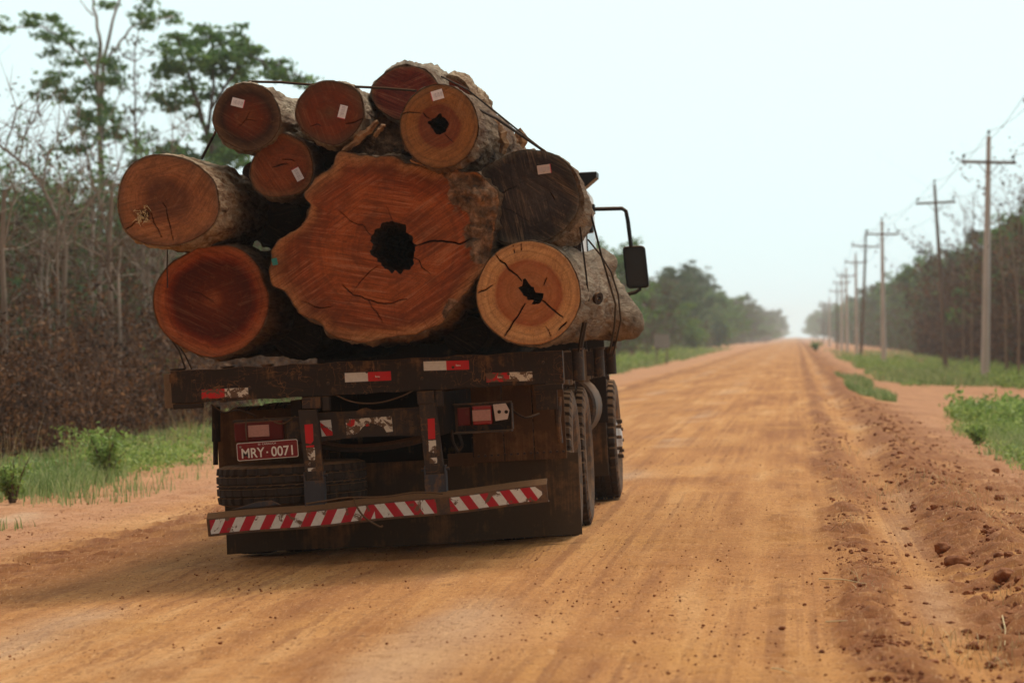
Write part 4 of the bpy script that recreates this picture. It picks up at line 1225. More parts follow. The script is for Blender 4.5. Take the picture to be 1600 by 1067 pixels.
def stripes(u0, u1, phase, shear, per=.1275, v0=-.100, v1=-.012, chamfer=0):
    mb = MB(); k = -3
    while u0 + phase + k * per / 2 - .1 < u1:
        s = u0 + phase + k * per / 2; mi = k % 2
        e = min(shear, 0), max(shear, 0)
        poly = [(s, v0), (s + per / 2, v0), (s + per / 2 + shear, v1), (s + shear, v1)]
        poly = clipx(poly, u0, 1)
        if poly: poly = clipx(poly, u1, -1)
        if poly and chamfer:
            c = u1 - .04
            f = lambda p: (p[0] - c) / .04 * .035
            poly = clip(poly, lambda p: p[1] - v0 >= f(p) , lambda a, b: (lambda t: (a[0] + (b[0] - a[0]) * t, a[1] + (b[1] - a[1]) * t))((lambda fa, fb: fa / (fa - fb))((a[1] - v0) - f(a), (b[1] - v0) - f(b))))
            if len(poly) > 2: poly = clip(poly, lambda p: v1 - p[1] >= f(p) , lambda a, b: (lambda t: (a[0] + (b[0] - a[0]) * t, a[1] + (b[1] - a[1]) * t))((lambda fa, fb: fa / (fa - fb))((v1 - a[1]) - f(a), (v1 - b[1]) - f(b))))
        if len(poly) > 2:
            # follow the sag of the bar, thin vinyl proud of the steel
            P = []
            for (u, v) in poly:
                sag = -.010 * math.sin(math.pi * u / BLn) + .004 * math.sin(u * 7)
                P.append((u, v + sag))
            n = len(P); yv = lambda v: -.0045 - .006 * (v + .1) / .1
            V = [(u, yv(v) - .0, v) for u, v in P] + [(u, yv(v) + .002, v) for u, v in P]
            mb.add(V, [tuple(range(n)), tuple(range(2 * n - 1, n - 1, -1))] + [(i, i + n, (i + 1) % n + n, (i + 1) % n) for i in range(n)], mi)
        k += 1
    return mb.build('warning_stripes', [MAT['b_white'], MAT['b_red']], bumper)
ua = (585 - 322) * .00402
stripes(.022, ua, .115, .052)
stripes(ua + .001, 1.445, .052, -.052)
stripes(1.53, 2.112, .052, -.052, chamfer=1)
# flat plate lying on the bar's left half
mb = MB()
Q = [(358, 797), (400, 784), (422, 782), (437, 789), (400, 793)]
P = [tl(p[0], p[1], YB + .03) for p in Q]
mb.prism([(p.x, p.z) for p in P], 'y', -.03, .05)
mb.build('bent_plate', MAT['sleeve'], truck, bevel=.004)

# wire lying over the bar and hanging down
def trope(pts, r, name, par=truck, Y=TY - .13, mat='rope'):
    P = [np.array(tl(p[0], p[1], p[2] if len(p) > 2 else Y)) for p in pts]
    Q = []
    for i in range(len(P) - 1):
        p0, p1, p2, p3 = P[max(i - 1, 0)], P[i], P[i + 1], P[min(i + 2, len(P) - 1)]
        for t in np.linspace(0, 1, 7)[:-1]:
            Q.append(.5 * ((2 * p1) + (-p0 + p2) * t + (2 * p0 - 5 * p1 + 4 * p2 - p3) * t * t + (-p0 + 3 * p1 - 3 * p2 + p3) * t ** 3))
    Q.append(P[-1])
    return MB().tube(Q, r, 7).build(name, MAT[mat], par, smooth=True)
trope([(478, 787), (510, 782), (545, 777), (600, 776), (650, 769), (692, 771)], .006, 'loose_wire')
trope([(553, 777, TY - .12), (558, 792, TY - .15), (570, 808, TY - .16), (592, 822, TY - .15), (598, 821, TY - .14)], .0065, 'loose_wire')
trope([(519, 614, TY + .02), (545, 626, TY), (570, 630, TY), (598, 628, TY), (630, 618, TY), (652, 606, TY + .02)], .0045, 'hanging_wire')
trope([(572, 608, TY + .02), (572, 616, TY + .02)], .006, 'hanging_bolt'); 

# lamps
def lamp(name, box, inner, mats, dusty):
    Y0 = TY + .06
    a, b = tl(box[0], box[1], Y0), tl(box[2], box[3], Y0)
    xm0, xm1, zm0, zm1 = min(a.x, b.x), max(a.x, b.x), min(a.z, b.z), max(a.z, b.z)
    h = MB().box(xm0, xm1, .06, .14, zm0, zm1).build(name, MAT[mats[0]], truck, bevel=.012, seg=3)
    return h
# left lamp
hl = lamp('tail_light', (365, 660, 443, 687), None, ('lamp_dim',), True)
p0, p1 = tl(387, 664.5, TY + .05), tl(421, 681.5, TY + .05)
MB().box(p0.x, p1.x, .052, .059, p1.z, p0.z).build('clear_lens', MAT['lamp_clear'], hl, bevel=.003)
p0, p1 = tl(443, 655), tl(469, 690)
MB().box(p0.x, p1.x, .09, .13, p1.z, p0.z).build('lamp_bracket', MAT['frame'], truck, bevel=.004)
p0, p1 = tl(360, 656), tl(470, 651)
MB().box(p0.x, p1.x, .08, .16, p1.z - .02, p1.z + .0).build('lamp_bracket', MAT['frame'], truck, bevel=.003)
trope([(385, 652, TY + .04), (384, 668, TY + .03), (386, 688, TY + .03)], .005, 'hanging_wire')
# right lamp in an open box
p0, p1 = tl(706, 633), tl(799, 672)
mb = MB().box(p0.x, p1.x, .155, .165, p1.z, p0.z)
mb.box(p0.x, p1.x, .05, .154, p0.z - .004, p0.z + .006); mb.box(p0.x, p1.x, .02, .154, p1.z - .008, p1.z + .004)
mb.box(p1.x - .002, p1.x + .006, .05, .154, p1.z + .006, p0.z - .006)
mb.build('lamp_box', MAT['frame'], truck, bevel=.003)
p0, p1 = tl(712, 637), tl(734, 665)
mb = MB().box(p0.x, p1.x, .07, .15, p1.z, p0.z); mb.build('tail_light', MAT['lamp_dim'], truck, bevel=.01, seg=3)
p0, p1 = tl(736, 634), tl(768, 663)
hr = MB().box(p0.x, p1.x, .055, .15, p1.z, p0.z).build('tail_light', MAT['lamp_red'], truck, bevel=.01, seg=3)
p0, p1 = tl(736.5, 641), tl(766, 657)
MB().box(p0.x, p1.x, .047, .054, p1.z, p0.z).build('clear_lens', MAT['lamp_clear'], hr, bevel=.003)
mb = MB(); Q = [tl(*p) for p in ((769, 632), (789, 630), (795, 641), (792, 655), (773, 658))]
mb.prism([(p.x, p.z) for p in Q], 'y', .05, .056)
rp = mb.build('reversing_plate', MAT['paper_old'], truck, bevel=.002)
for px in (779, 790):
    p = tl(px, 643.5); MB().lathe([(-.004, .001), (-.004, .010), (.0, .012)], 10, (0, 0, 0), 'z').build('screw', MAT['chassis'], rp, loc=(p.x, .0495, p.z), rot=(R(-90), 0, 0))

# licence plate
pa = [tl(*p, TY - .01) for p in ((369, 693), (464, 686), (466, 712), (373, 721))]
cx_ = sum(p.x for p in pa) / 4; cz_ = sum(p.z for p in pa) / 4
PW, PH = .386, .112
pang = math.atan2(pa[1].z - pa[0].z, pa[1].x - pa[0].x)
plate = empty('licence_plate', (cx_, -.01, cz_), (0, -pang, 0), truck)
def rrect(w, h, r, k=4):
    o = []
    for cx, cz, a0 in ((w / 2 - r, h / 2 - r, 0), (-w / 2 + r, h / 2 - r, 90), (-w / 2 + r, -h / 2 + r, 180), (w / 2 - r, -h / 2 + r, 270)):
        for i in range(k + 1): a = R(a0 + 90 * i / k); o.append((cx + r * math.cos(a), cz + r * math.sin(a)))
    return o
MB().prism(rrect(PW, PH, .012), 'y', 0, .003).build('plate_rim', MAT['plate_w'], plate)
MB().prism(rrect(PW - .008, PH - .008, .010), 'y', -.0015, -.0002).build('plate_face', MAT['plate'], plate)
MB().lathe([(-.0005, .001), (-.0005, .006), (.001, .008)], 8, (0, 0, 0), 'z').build('plate_screw', MAT['rim'], plate, loc=(-PW / 2 + .024, -.002, PH / 2 - .024), rot=(R(-90), 0, 0))
def text(body, size, x, z, par, mat, sx=1.0, name='lettering', bold=0.0, y=-.0032):
    cu = bpy.data.curves.new(name, 'FONT'); cu.body = body; cu.size = size; cu.align_x = 'CENTER'; cu.align_y = 'CENTER'; cu.extrude = .0006; cu.offset = bold
    to = bpy.data.objects.new(name + '_c', cu); COL.objects.link(to)
    dg = bpy.context.evaluated_depsgraph_get(); dg.update()
    me = bpy.data.meshes.new_from_object(to.evaluated_get(dg)); bpy.data.objects.remove(to)
    me.materials.clear(); me.materials.append(MAT[mat])
    o = bpy.data.objects.new(name, me); COL.objects.link(o); o.parent = par
    o.location = (x, y, z); o.rotation_euler = (R(90), 0, 0); o.scale = (sx, 1, 1)
    return o
text('MRY', .086, -.094, -.014, plate, 'plate_w', .86, bold=.0012)
text('0071', .086, .098, -.014, plate, 'plate_w', .88, bold=.0012)
MB().box(-.007, .003, -.0038, -.0026, -.018, -.008).build('lettering', MAT['plate_w'], plate)
text('ES  CARIACICA', .017, -.0, .040, plate, 'plate_w', 1.0)

# splash boards and the wide rubber flap
YF = .80
def board(px0, px1, y_top, y_bot, Y, mat='board', name='splash_board', th=.018):
    a, b = tl(px0, y_bot, Y), tl(px1, y_bot, Y)
    zt = lz((px0 + px1) / 2, y_top, Y); zb = lz((px0 + px1) / 2, y_bot, Y)
    return MB().box(a.x, b.x, Y - TY, Y - TY + th, zb, zt).build(name, MAT[mat], truck, bevel=.003)
for (x0, x1) in ((741, 788), (789.5, 835), (836.5, 886)):
    board(x0, x1, 600, 722 - (x0 - 741) * .053, TY + YF - .04)
board(343, 480, 640, 745, TY + YF - .04)
board(700, 740, 708, 728, TY + YF - .04); board(478, 745, 610, 742, TY + 2.9, 'chassis', 'gap_blocking_panel')  # the deep panel is added to block bright gaps and keep the underside dark
Yf = TY + YF
a, b = tl(355, 866, Yf), tl(909, 836, Yf)
zb0, zb1 = a.z, b.z; zt_ = lz(800, 712, Yf)
mb = MB(); V = []; F = []; n, m = 30, 8
for i in range(n + 1):
    for j in range(m + 1):
        t, s = i / n, j / m
        x = a.x + (b.x - a.x) * t - (1 - s) ** 2 * 0.0
        z = (zb0 + (zb1 - zb0) * t) * (1 - s) + zt_ * s + (.006 * math.sin(t * 9) * (1 - s))
        wy = YF + .018 * math.sin(t * 7 + s * 2) * (1 - s) + (.05 * (t > .93) * (t - .93) / .07)
        V.append((x, wy, z))
k = (n + 1) * (m + 1); V2 = [(x, y_ + .012, z) for x, y_, z in V]
def id_(i, j): return i * (m + 1) + j
for i in range(n):
    for j in range(m):
        F.append((id_(i, j), id_(i + 1, j), id_(i + 1, j + 1), id_(i, j + 1))); F.append((k + id_(i, j), k + id_(i, j + 1), k + id_(i + 1, j + 1), k + id_(i + 1, j)))
for i in range(n): F.append((id_(i, 0), k + id_(i, 0), k + id_(i + 1, 0), id_(i + 1, 0))); F.append((id_(i, m), id_(i + 1, m), k + id_(i + 1, m), k + id_(i, m)))
for j in range(m): F.append((id_(0, j), id_(0, j + 1), k + id_(0, j + 1), k + id_(0, j))); F.append((id_(n, j), k + id_(n, j), k + id_(n, j + 1), id_(n, j + 1)))
mb.add(V + V2, F); mb.build('mud_flap', MAT['flap'], truck, smooth=True)
for i in range(14):
    p = tl(748 + i * 10.2, 712 - i * .6, TY + YF - .04); MB().lathe([(-.005, .001), (-.005, .008), (.0, .010)], 6, (0, 0, 0), 'z').build('bolt', MAT['frame'], truck, loc=(p.x, YF - .0405, p.z), rot=(R(-90), 0, 0))
trope([(500, 694, TY + .5), (540, 700, TY + .45), (590, 698, TY + .4), (640, 690, TY + .45), (662, 684, TY + .5)], .028, 'exhaust_pipe', mat='frame')
trope([(706, 672, TY + .3), (708, 690, TY + .28), (716, 704, TY + .3), (722, 694, TY + .32), (716, 676, TY + .3)], .010, 'air_hose', mat='cable')
trope([(800, 640, TY + .3), (820, 652, TY + .2), (842, 646, TY + .3)], .007, 'air_hose', mat='cable')
trope([(412, 652, TY + .1), (440, 662, TY + .05), (462, 650, TY + .1)], .005, 'hanging_wire')
trope([(330, 632, TY + .1), (350, 644, TY + .08), (372, 640, TY + .1), (400, 650, TY + .12)], .006, 'hanging_wire', mat='cable')
# vertical rods beside the flap
for (px, y0, y1) in ((338, 640, 690), (337, 690, 726)):
    p0, p1 = tl(px, y0, TY + .5), tl(px, y1, TY + .5)
    MB().cyl((p0.x, .5, p0.z + .02), (p1.x, .5, p1.z), .028 if y0 == 640 else .016, 10).build('hanging_rod', MAT['chassis'], truck, smooth=True)
p0, p1 = tl(872, 620, TY + .5), tl(876, 692, TY + .5)
MB().tube([(p0.x, .5, p0.z), (p0.x * .5 + p1.x * .5 - .01, .5, (p0.z + p1.z) / 2), (p1.x, .5, p1.z)], [.03, .02, .018], 8).build('hanging_rod', MAT['frame'], truck, smooth=True)
board(838, 872, 606, 640, TY + .45, 'frame', 'bracket')

# wheels
def tyre_bm(lug=True, N=216):
    prof = [(-.095, .285), (-.125, .33), (-.140, .39), (-.138, .45), (-.128, .478), (-.122, .492), (-.085, .498), (-.080, .498), (-.076, .484), (-.068, .484), (-.064, .499), (-.02, .500), (-.016, .486), (-.008, .486), (-.004, .500)]
    prof = prof + [(-t, r) for t, r in reversed(prof)]
    M_ = len(prof); V = np.zeros((M_, N, 3)); k = np.arange(N); a = 2 * np.pi * k / N
    for i, (t, r) in enumerate(prof):
        rr = np.full(N, r)
        if lug and r > .47:
            edge = abs(t) > .07
            ph = (k + (3 if t > 0 else 0)) % 6
            g = (ph < 2) if edge else (ph < 1)
            if edge or lug: rr = rr - np.where(g, .016 if edge else .008, 0)
        V[i, :, 0] = t; V[i, :, 1] = rr * np.cos(a); V[i, :, 2] = rr * np.sin(a)
    V = V.reshape(-1, 3); F = []
    mi = []
    for i in range(M_):
        j = (i + 1) % M_
        k0 = np.arange(N); k1 = (k0 + 1) % N
        F.append(np.stack([i * N + k0, i * N + k1, j * N + k1, j * N + k0], 1))
        side = prof[i][1] < .47 or prof[j][1] < .47
        mi += [1 if side else 0] * N
    return V, np.concatenate(F), mi
TV, TF, TMI = tyre_bm()
def make_wheel(front=False):
    # outer face looks to +x
    mb = MB()
    d = .125 if front else -.02
    mb.lathe([(.095, .285), (.10, .27), (.06, .262), (.05, .24), (d - .06, .215), (d - .02, .17), (d, .15), (d + .008, .10), (d + .03, .085), (d + .04, .06), (d + .045, .001)], 32, (0, 0, 0), 'x')
    mb.lathe([(-.095, .285), (-.10, .27), (-.06, .262), (.05, .255)], 32, (0, 0, 0), 'x')
    w = mb.build('wheel', MAT['hub' if front else 'rim'], truck, smooth=True)
    t = obj_np('tyre', TV, TF, [MAT['tyre'], MAT['tyre_side']], w, mi=TMI, smooth=False)
    for i in range(10):
        an = 2 * math.pi * i / 10
        c = np.array([d, .133 * math.cos(an), .133 * math.sin(an)]) * (1 if not front else np.array([1, 1.15, 1.15])); L_ = .045 if front else .03
        MB().tube([c, c + [L_, 0, 0]], .015 if front else .014, 6).build('wheel_nut', MAT['frame'], w)
    return w
def set_wheel(w, x, Y, flip=False, z=.497):
    w.location = (x, Y - TY, z); w.rotation_euler = (R(37 * (Y * 3 % 5)), 0, math.pi if flip else 0)
rear = make_wheel(); first = True
for Yw in (23.12, 24.47):
    for (x, fl) in ((1.105, False), (-.945, True), (.79, True), (-.63, False)):
        w = rear if first else copy_tree(rear, truck); first = False
        set_wheel(w, x, Yw, fl)
fw = make_wheel(True); fw2 = copy_tree(fw, truck)
set_wheel(fw, 1.10, 28.6); set_wheel(fw2, -1.10, 28.6, True)
for Yw in (23.12, 24.47, 28.6):
    MB().cyl((-.95, Yw - TY, .5), (.95, Yw - TY, .5), .07, 12).build('axle', MAT['chassis'], truck, smooth=True)
for s in (-1, 1):
    MB().box(s * .62 - .04, s * .62 + .04, 1.1, 3.6, .62, .72).build('leaf_spring', MAT['chassis'], truck, bevel=.01)
# spare wheel slung flat
c = tl(458, 753, 22.0)
sp = obj_np('spare_tyre', TV, TF, [MAT['tyre'], MAT['tyre_side']], truck, mi=TMI, smooth=False, loc=(c.x, .46, c.z), rot=(0, R(90), R(2)))
sp.scale = (.92, .96, .96)
MB().lathe([(-.09, .27), (-.02, .26), (0, .1), (.01, .001)], 24, (0, 0, 0), 'x').build('spare_rim', MAT['chassis'], sp, smooth=True)
# rubber strip above the rear wheels, fuel tank, front mudguard
c = tl(946, 660, 26.2)
MB().lathe([(-.42, .001), (-.42, .23), (-.40, .25), (.40, .25), (.42, .23), (.42, .001)], 28, (0, 0, 0), 'z').build('fuel_tank', MAT['frame'], truck, smooth=True, loc=(.98, 26.2 - TY, .82), rot=(R(90), 0, 0))
MB().box(.74, 1.10, 3.95, 4.0, .35, 1.12).build('front_flap', MAT['flap'], truck, bevel=.004)
MB().box(.80, 1.18, 6.35, 6.37, .22, .80).build('front_flap', MAT['flap'], truck, bevel=.003)
mb = MB(); V = []; 
pts = [(7.1 - .58 * math.cos(R(a)), .497 + .60 * math.sin(R(a))) for a in range(-10, 191, 12)]
inn = [(7.1 - .56 * math.cos(R(a)), .497 + .58 * math.sin(R(a))) for a in range(190, -11, -12)]
for s in (-1, 1):
    mb = MB(); n = len(pts)
    for i in range(n - 1):
        q0, q1 = pts[i], pts[i + 1]; r0 = (7.1 + (q0[0] - 7.1) * .96, .497 + (q0[1] - .497) * .96); r1 = (7.1 + (q1[0] - 7.1) * .96, .497 + (q1[1] - .497) * .96)
        mb.prism([q0, q1, r1, r0], 'x', min(s * .86, s * 1.17), max(s * .86, s * 1.17))
    mb.build('mudguard', MAT['frame'], truck)
# headboard behind the cab
mb = MB(); hb = 2.30
mb.box(-1.12, 1.06, BL + .01, BL + .06, beam_b - .3, hb)
mb.box(-1.14, 1.20, BL + .065, BL + .08, beam_b - .4, beam_t + .22)
for i in range(6): x = -1.1 + i * .42; mb.box(x - .03, x + .03, BL - .03, BL + .008, beam_t, hb)
mb.build('headboard', MAT['chassis'], truck, bevel=.004)
# cab
cw0, cw1 = -1.10, 1.035
mb = MB()
prof = [(6.55, .95), (8.95, .95), (8.98, 1.55), (8.80, 2.62), (6.62, 2.70), (6.55, 2.62)]
mb.prism(prof, 'x', cw0, cw1)
cab = mb.build('cab', MAT['white'], truck, bevel=.05, seg=3)
MB().box(-.75, .70, 6.535, 6.548, 1.75, 2.35).build('rear_window', MAT['glass'], cab)
MB().add([(-.98, 8.995, 1.62), (.92, 8.995, 1.62), (.86, 8.845, 2.50), (-.92, 8.845, 2.50)], [(0, 1, 2, 3)]).add([(-.98, 8.975, 1.62), (.92, 8.975, 1.62), (.86, 8.825, 2.50), (-.92, 8.825, 2.50)], [(3, 2, 1, 0)]).build('windscreen', MAT['glass'], cab)
for s, xx in ((1, cw1), (-1, cw0)):
    x0, x1 = (xx + .002, xx + .018) if s > 0 else (xx - .018, xx - .002)
    d = MB().box(x0, x1, 7.35, 8.6, 1.0, 1.70).build('door', MAT['white'], cab, bevel=.01)
    MB().prism([(7.4, 1.74), (8.6, 1.74), (8.45, 2.42), (7.4, 2.42)], 'x', x0, x1 - .006 if s > 0 else x1).build('side_window', MAT['glass'], cab)
    MB().box(min(xx + s * .02, xx + s * .05), max(xx + s * .02, xx + s * .05), 7.45, 7.6, 1.52, 1.56).build('door_handle', MAT['glossblack'], d, bevel=.005)
# sun visor over the cab, its tip showing past the grey log
vz = lz(915, 272, 29.6)
a = tl(933, 269, 29.6)
mb = MB(); mb.prism([(-1.15, a.z), (a.x, a.z + .0), (a.x - .002, a.z - .05), (a.x - .16, a.z - .17), (-1.05, a.z - .17)], 'y', 8.0, 8.35)
mb.build('roof_visor', MAT['glossblack'], truck, bevel=.006)
# mirror, right
YM = 29.3
def mirror(side):
    if side > 0:
        P = [np.array(tl(*p, YM)) for p in ((929, 327), (950, 326.5), (972, 326), (978, 330), (981, 345), (986, 385))]
        c = np.array(tl(993.5, 417.5, YM))
        mr_ = MB().tube(P, .018, 8).build('mirror_arm', MAT['glossblack'], truck, smooth=True)
        b0 = P[0]
        MB().box(b0[0] - .07, b0[0] + .005, YM - TY - .03, YM - TY + .03, b0[2] - .045, b0[2] + .045).build('arm_bracket', MAT['glossblack'], mr_, bevel=.01)
        P2 = [np.array(tl(*p, YM)) for p in ((1000, 447), (1000, 452), (993, 457), (975, 461))]
        MB().tube(P2, .016, 8).build('mirror_arm', MAT['glossblack'], truck, smooth=True)
    else:
        c = np.array([-1.38, YM - TY, 1.93])
        MB().tube([(-1.12, YM - TY, 2.3), (-1.33, YM - TY, 2.3), (-1.36, YM - TY, 2.12)], .013, 8).build('mirror_arm', MAT['glossblack'], truck, smooth=True)
    o = rrect(.195, .365, .035)
    sh = lambda q: [(x + (.018 if z > 0 else 0) * 0 - z * .055, z) for x, z in q]
    m = MB().prism(sh(o), 'y', -.01, .045).build('mirror', MAT['glossblack'], truck, bevel=.012, seg=3, loc=tuple(c))
    MB().prism(sh(rrect(.155, .315, .025)), 'y', -.0155, -.0115).build('mirror_glass', MAT['mirrorglass'], m)
mirror(1); mirror(-1)
p = tl(920, 357, 29.4)
MB().box(p.x - .12, p.x + .045, 7.75, 7.9, p.z - .045, p.z + .045).build('small_mirror', MAT['glossblack'], truck, bevel=.02, seg=3)

# ------------------------------------------------------------------ logs
def wood_mat(name, stops, ring=34, saw=25, saw_amt=.35, stain=.4, stainc=(.06, .03, .018), ray=0.0, grey=(.15, .085, .048), warp=.10):
    n = NT(name); c = n.coord()
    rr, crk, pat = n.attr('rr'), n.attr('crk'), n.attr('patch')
    big = n.noise(c, 2.6, 4, .6, .6); med = n.noise(c, 9, 5, .65, .4)
    r = n.math('ADD', rr, n.math('MULTIPLY', n.math('SUBTRACT', big, .5), warp * 2.4))
    stops = [(p, (q[0] * .97, q[1] * .86, q[2] * .76)) for p, q in stops]
    col = n.ramp(r, stops)
    # growth rings: follow the distance to the pith, warped
    sx = n.N('ShaderNodeSeparateXYZ'); n.L(c, sx.inputs[0])
    dist = n.math('SQRT', n.math('ADD', n.math('MULTIPLY', sx.outputs[0], sx.outputs[0]), n.math('MULTIPLY', sx.outputs[2], sx.outputs[2])))
    w = n.math('ADD', n.math('MULTIPLY', dist, ring), n.math('ADD', n.math('MULTIPLY', big, 3.0), n.math('MULTIPLY', rr, ring * .12)))
    rings = n.noise1(w, 1.0, 4, .7)
    mot = n.noise(n.coord(loc=(6, 6, 1)), 22, 5, .75, 1.0)
    col = n.mix(n.rng(mot, .50, .66, 0, .55), col, n.mix(.65, col, stainc)); col = n.mix(n.rng(mot, .44, .30, 0, .35), col, n.mix(.4, col, (.70, .36, .17)))
    col = n.mix(n.rng(rings, .42, .66, 0, .55), col, n.mix(.55, col, stainc))
    # chain-saw marks: long strokes in one direction
    a = n.rcoord(saw, (1.3, 1, 26))
    s1 = n.noise(a, 1.6, 5, .65, .2)
    a2 = n.rcoord(saw - 38, (1.6, 1, 38)); s2 = n.noise(a2, 1.3, 4, .6, .2)
    sel = n.rng(n.noise(n.coord(loc=(3, 1, 5)), 1.9, 2), .44, .56)
    sw = n.math('ADD', n.math('MULTIPLY', s1, sel), n.math('MULTIPLY', s2, n.math('SUBTRACT', 1.0, sel)))
    col = n.mix(n.rng(sw, .49, .60, 0, saw_amt), col, n.mix(.6, col, stainc))
    col = n.mix(n.rng(sw, .47, .38, 0, saw_amt * .8), col, n.mix(.35, col, (.75, .42, .22)))
    a3 = n.rcoord(saw + 6, (2.2, 1, 95)); s3 = n.noise(a3, 1.2, 3, .6, .1)
    a4 = n.rcoord(saw - 44, (2.6, 1, 80)); s4 = n.noise(a4, 1.1, 3, .6, .1)
    fs = n.math('ADD', n.math('MULTIPLY', s3, sel), n.math('MULTIPLY', s4, n.math('SUBTRACT', 1.0, sel)))
    col = n.mix(n.rng(fs, .53, .60, 0, .55 * min(1, saw_amt * 2)), col, n.mix(.72, col, stainc)); col = n.mix(n.rng(fs, .42, .36, 0, .35 * min(1, saw_amt * 2)), col, n.mix(.4, col, (.80, .48, .25)))
    if ray:
        at2 = n.math('ARCTAN2', sx.outputs[2], sx.outputs[0])
        ry = n.noise1(n.math('ADD', n.math('MULTIPLY', at2, 26), n.math('MULTIPLY', med, .8)), 1.0, 3, .7)
        col = n.mix(n.math('MULTIPLY', n.rng(ry, .54, .70, 0, ray), n.rng(rr, .25, .8)), col, n.mix(.5, col, stainc))
    st = n.rng(n.noise(n.coord(loc=(9, 2, 4)), 3.3, 5, .65, .8), .50, .66, 0, stain)
    col = n.mix(st, col, n.mix(.75, col, stainc))
    fine = n.noise(c, 110, 4, .75)
    col = n.mix(n.rng(fine, .42, .68, 0, .6), col, n.mix(.6, col, stainc))
    pc = n.ramp(n.noise(c, 15, 5, .7, .5), [(.3, (.035, .025, .018)), (.5, grey), (.68, tuple(min(1, g * 2.6) for g in grey))])
    pm = n.rng(n.math('ADD', pat, n.math('MULTIPLY', n.math('SUBTRACT', med, .5), 1.6)), .38, .52)
    col = n.mix(pm, col, pc)
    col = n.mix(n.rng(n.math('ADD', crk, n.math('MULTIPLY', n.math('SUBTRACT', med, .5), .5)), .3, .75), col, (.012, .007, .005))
    h = n.math('ADD', n.math('MULTIPLY', sw, 1.0), n.math('ADD', n.math('MULTIPLY', fine, .35), n.math('MULTIPLY', med, .5)))
    n.bump(h, .45, .012)
    n.b.inputs['Specular IOR Level'].default_value = .15
    return n.done(col, .88)

def bark_mat(name, dark, midc, pale, pale_amt=.5, scale=7, stretch=.28, red=(.22, .10, .05), dist=.9):
    n = NT(name); c = n.coord(scale=(1, stretch, 1))
    a = n.noise(c, scale, 6, .68, dist); b = n.noise(c, scale * 3.5, 5, .7, .5); big = n.noise(n.coord(scale=(1, .6, 1)), 1.7, 4, .6, .5)
    f = n.math('ADD', n.math('MULTIPLY', a, .54), n.math('ADD', n.math('MULTIPLY', b, .36), n.math('MULTIPLY', n.math('SUBTRACT', big, .5), .35)))
    f = n.math('ADD', f, .06)
    pale = tuple(min(.8, q * 1.0) for q in pale)
    col = n.ramp(f, [(.34, dark), (.44, midc), (.62 - .12 * pale_amt, tuple((x + y) / 2 for x, y in zip(midc, pale))), (.72 - .12 * pale_amt, pale)])
    col = n.mix(n.rng(n.noise(n.coord(scale=(1, .4, 1), loc=(4, 4, 4)), 3.1, 4, .6), .54, .66, 0, .6), col, n.mix(.5, col, red))
    h = n.math('ADD', n.math('MULTIPLY', a, 1.4), n.math('MULTIPLY', b, 1.0))
    n.bump(h, 1.0, .045)
    n.b.inputs['Specular IOR Level'].default_value = .15
    return n.done(col, .92)
BK = {
    'pale': bark_mat('bark_pale', (.045, .026, .016), (.22, .135, .08), (.68, .54, .38), .65, 9, .16),
    'flaky': bark_mat('bark_flaky', (.045, .022, .012), (.27, .15, .075), (.72, .54, .35), .7, 12, .2),
    'grey': bark_mat('bark_grey', (.035, .024, .018), (.18, .125, .08), (.54, .42, .30), .55, 8, .14),
    'brown': bark_mat('bark_brown', (.022, .013, .009), (.12, .066, .036), (.44, .30, .18), .3, 9, .15),
    'void': bark_mat('bark_gap_shade', (.01, .006, .004), (.03, .018, .011), (.08, .055, .035), .2, 7, .2),  # bark of inner logs, gap shade painted in as near-black
    'smooth': bark_mat('bark_smooth', (.035, .021, .013), (.17, .11, .065), (.44, .33, .22), .4, 11, .07, dist=.25),
}
HOLLOW = simple_noise('rotten_hollow', [(.3, (.008, .005, .003)), (.7, (.075, .038, .020))], 14, bump=.6, bd=.03)

def smooth_closed(pts, N):
    P = np.array(pts, float); n = len(P); out = []
    for i in range(n):
        p0, p1, p2, p3 = P[i - 1], P[i], P[(i + 1) % n], P[(i + 2) % n]
        for t in np.linspace(0, 1, 12, endpoint=False):
            out.append(.5 * (2 * p1 + (-p0 + p2) * t + (2 * p0 - 5 * p1 + 4 * p2 - p3) * t * t + (-p0 + 3 * p1 - 3 * p2 + p3) * t ** 3))
    out = np.array(out); d = np.linalg.norm(np.roll(out, -1, 0) - out, axis=1); s = np.concatenate([[0], np.cumsum(d)])
    u = np.linspace(0, s[-1], N, endpoint=False); ext = np.vstack([out, out[:1]])
    return np.stack([np.interp(u, s, ext[:, 0]), np.interp(u, s, ext[:, 1])], 1)
def ell(cx, cy, rx, ry, wob=.03, seed=0, rot=0):
    r = random.Random(seed); ph = [r.uniform(0, 6.28) for _ in range(4)]; o = []
    for k in range(40):
        a = 2 * math.pi * k / 40; f = 1 + wob * (.6 * math.sin(2 * a + ph[0]) + .5 * math.sin(3 * a + ph[1]) + .35 * math.sin(5 * a + ph[2]))
        x, y_ = rx * f * math.cos(a), ry * f * math.sin(a)
        o.append((cx + x * math.cos(rot) - y_ * math.sin(rot), cy + x * math.sin(rot) + y_ * math.cos(rot)))
    return o

